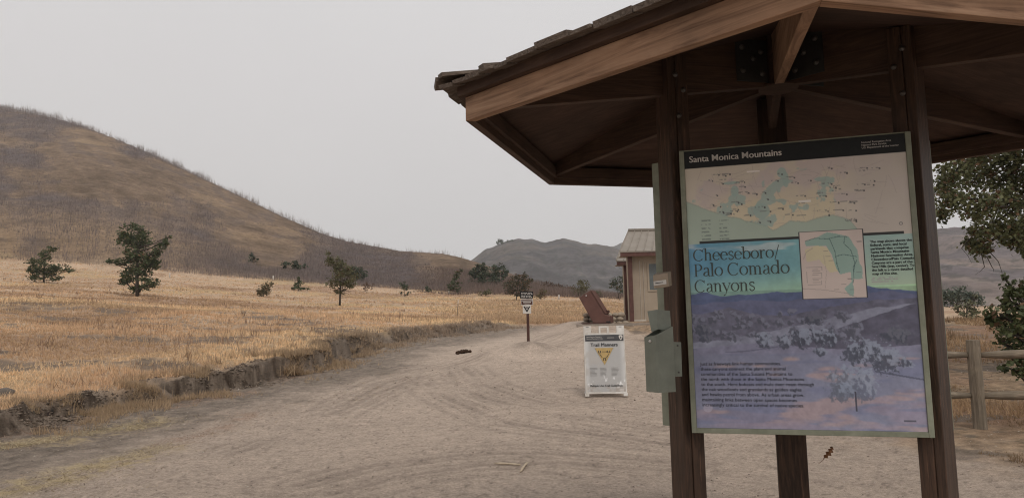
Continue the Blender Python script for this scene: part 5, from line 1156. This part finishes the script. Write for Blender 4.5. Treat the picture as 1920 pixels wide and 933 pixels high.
# ================================================================== RAIL FENCE
def rail_fence():
    b = hit(1829, 803); Y = b.y; k = Y / F
    root = empty('rail_fence', b, 'weathered grey two rail log fence at the right', 'fence'); I = Matrix.Identity(4)
    dirR = (at(2300, 715, Y * .86) - at(1829, 665, Y)); 
    def post(px, pz, Yp):
        bs = at(px, 700, Yp); z = gz(bs.x, Yp); top = z + 161 * k; mb = MB(); M = Matrix.Translation((bs.x, Yp, z)) @ Matrix.Rotation(.25, 4, 'Z')
        n = 10; rr = random.Random(int(px))
        ring = [(.088 * math.cos(2 * math.pi * i / n) * rr.uniform(.92, 1.04), .075 * math.sin(2 * math.pi * i / n) * rr.uniform(.92, 1.04)) for i in range(n)]
        Mz = frame(Vector((bs.x, Yp, z)), UP, Vector((0, -1, 0)))
        mb = MB(); prev = None; rings = []
        for h in (-.3, .1, .4, .8, top - z - .01, top - z): rings.append([(h, x * (1 - .02 * h), y * (1 - .02 * h)) for x, y in ring])
        vs = [v for r in rings for v in r]; fs = [(i * n + j, i * n + (j + 1) % n, (i + 1) * n + (j + 1) % n, (i + 1) * n + j) for i in range(5) for j in range(n)] + [tuple(range(n)), tuple(5 * n + j for j in range(n))[::-1]]
        mb.add(vs, fs); mb.build('post', M_rail, root, Mz)
        return Vector((bs.x, Yp, z))
    post(1829, 0, Y); pl_ = post(1490, 0, Y * 1.02); pr = post(2185, 0, Y * .93)
    def rail(a, b, r=.056):
        a, b = Vector(a), Vector(b); L_ = (b - a).length; M = frame(a, b - a); mb = MB(); n = 9
        pts = [0, .12, .3, .5, .75, .9, 1]; rad = [.55, .85, 1, 1.03, 1, .88, .6]
        mb.tube([(t * L_, .012 * math.sin(t * 7), .010 * math.sin(t * 4)) for t in pts], [q * r for q in rad], n, jit=.05); mb.build('rail', M_rail, root, M)
    for y0, y1, yl in ((667, 686, 664), (743, 776, 736)):
        c = at(1829, y0 - 2, Y); rail(c + Vector((.03, -.02, 0)), Vector((pr.x, pr.y, c.z + (gz(pr.x, pr.y) - b.z) )) )
        rail(c + Vector((-.03, .02, .0)), Vector((pl_.x, pl_.y, c.z + .02)), .054)
rail_fence()

# ================================================================== SMALL THINGS
def stake(px, y0, y1, label, thin=False):
    b = hit(px, y1); k = b.y / F; h = (y1 - y0) * k; o = empty('marker_stake', b, label, 'stake', 'marker stakes in the dry field')
    mb = MB(); r = max(.03, 1.3 * k) if not thin else .022
    if thin:
        mb.tube([(b.x, b.y, b.z - .1), (b.x + h * .06, b.y, b.z + h * .72)], r, 6); mb.build('rod', M_rail, o, Matrix.Identity(4)); mb = MB(); mb.tube([(b.x + h * .06, b.y, b.z + h * .72), (b.x + h * .085, b.y, b.z + h)], [r * 1.3, r * .9], 6); mb.build('tip', M_white, o, Matrix.Identity(4))
    else:
        mb.tube([(b.x, b.y, b.z - .1), (b.x + .01, b.y, b.z + h * .93), (b.x + .01, b.y, b.z + h)], [r, r * .95, r * .7], 8); mb.build('rod', M_white, o, Matrix.Identity(4))
stake(318, 512, 521, 'white marker stake right of the tallest young oak')
stake(512, 518, 527, 'white marker stake beside the dry olive bush')
stake(667, 529, 537, 'white marker stake right of the olive young oak')
stake(842, 540, 551, 'white tree tube beside the dark layered sapling')
stake(1048, 553, 562, 'white marker stake right of the trail sign')
stake(857, 562, 594, 'thin dark leaning stake with a white tip near the trail edge', True)
def lump_mesh(r, seed, sq=.7, n=2):
    rr = random.Random(seed); bm = bmesh.new(); bmesh.ops.create_icosphere(bm, subdivisions=n, radius=r)
    for v in bm.verts:
        q = v.co.normalized(); f = .75 + .5 * float(vnoise(q.x * 2.2 + seed, q.y * 2.2 + q.z * 1.7, seed)); v.co *= f; v.co.z *= sq
    vs = [v.co.copy() for v in bm.verts]; fs = [tuple(v.index for v in f.verts) for f in bm.faces]; bm.free(); return vs, fs
def manure():
    c = hit(868, 662); rr = random.Random(5); mb = MB()
    for i in range(30):
        x = c.x + rr.gauss(0, .09); y = c.y + rr.gauss(0, .09); vs, fs = lump_mesh(rr.uniform(.04, .065), i, .8, 1); z = gz(x, y) + rr.uniform(.015, .05); mb.add([v + Vector((x, y, z)) for v in vs], fs, 0, True)
    o = mb.build('manure_pile', M_manure); tag(o, 'dark pile of horse droppings on the trail', 'manure')
manure()
def stick(p0, p1, r, label, split=False):
    a, b = hit(*p0), hit(*p1); a.z += r * .9; b.z += r * .9; mb = MB(); m_ = a.lerp(b, .5) + Vector((0, 0, .004))
    mb.tube([a, a.lerp(m_, .5), m_, m_.lerp(b, .6), b], [r * .55, r, r * .95, r * 1.05, r * .8], 8, jit=.12)
    if split: e = b + Vector((.022, -.01, .012)); mb.tube([m_, m_.lerp(e, .6), e], [r * .5, r * .5, r * .25], 6)
    tag(mb.build('broken_stick', M_stick), label, 'stick', 'bleached sticks lying on the trail')
stick((927, 870), (976, 873), .011, 'longer bleached stick lying level across the trail foreground')
stick((976, 886), (988, 869), .012, 'short splintered bleached stick lying at an angle beside the longer one', True)
vs, fs = lump_mesh(.24, 9, .62, 3); b = hit(-4, 738); mb = MB(); mb.add([v * .9 + b + Vector((0, 0, -.04)) for v in vs], fs, 0, True); tag(mb.build('boulder', M_rock), 'grey boulder at the left edge of the photo above the bank', 'rock')
def straw_clump():
    b = hit(545, 700); rng = np.random.default_rng(77); n = 420; th = rng.uniform(0, 2 * np.pi, n); ln = np.abs(rng.normal(1.15, .35, n)); H = rng.uniform(.2, .5, n); W = .006
    bx = b.x + rng.normal(0, .12, n); by = b.y + rng.normal(0, .16, n); bz = np.full(n, b.z - .02)
    m1 = np.c_[bx + np.cos(th) * H * .5 * np.sin(ln * .6), by + np.sin(th) * H * .5 * np.sin(ln * .6), bz + H * .5 * np.cos(ln * .6)]; tpt = np.c_[bx + np.cos(th) * H * np.sin(ln), by + np.sin(th) * H * np.sin(ln), np.maximum(bz + H * np.cos(ln), b.z + .02)]
    fx = rng.uniform(0, 6.28, n); d = np.c_[np.cos(fx), np.sin(fx), 0 * fx] * W; bb = np.c_[bx, by, bz]
    V = np.stack([bb - d, bb + d, m1 + d * .8, m1 - d * .8, tpt], 1).reshape(-1, 3); i = 5 * np.arange(n)
    tri = np.concatenate([np.c_[i, i + 1, i + 2], np.c_[i, i + 2, i + 3], np.c_[i + 3, i + 2, i + 4]]); C = np.repeat(np.array([.46, .335, .215]) * rng.uniform(.55, 1.25, (n, 1)), 5, axis=0)
    tag(obj('straw_clump', mesh_np('straw_clump', V, tri, M_blade, C)), 'tan clump of dead grass slumped against the dark bank', 'grass clump')
straw_clump()

# ================================================================== HAZE
HAZE = .00030
mb = MB(); mb.bx(-1500, 1900, -60, 2420, -60, 420)
hz = mb.build('haze', bpy.data.materials.new('haze')); hm = hz.data.materials[0]; hm.use_nodes = True; hn = hm.node_tree; hn.nodes.clear()
ho = hn.nodes.new('ShaderNodeOutputMaterial'); pv = hn.nodes.new('ShaderNodeVolumePrincipled'); pv.inputs['Density'].default_value = HAZE; pv.inputs['Color'].default_value = (.955, .97, .995, 1); pv.inputs['Anisotropy'].default_value = .2
hn.links.new(pv.outputs[0], ho.inputs['Volume']); tag(hz, kind='stuff')
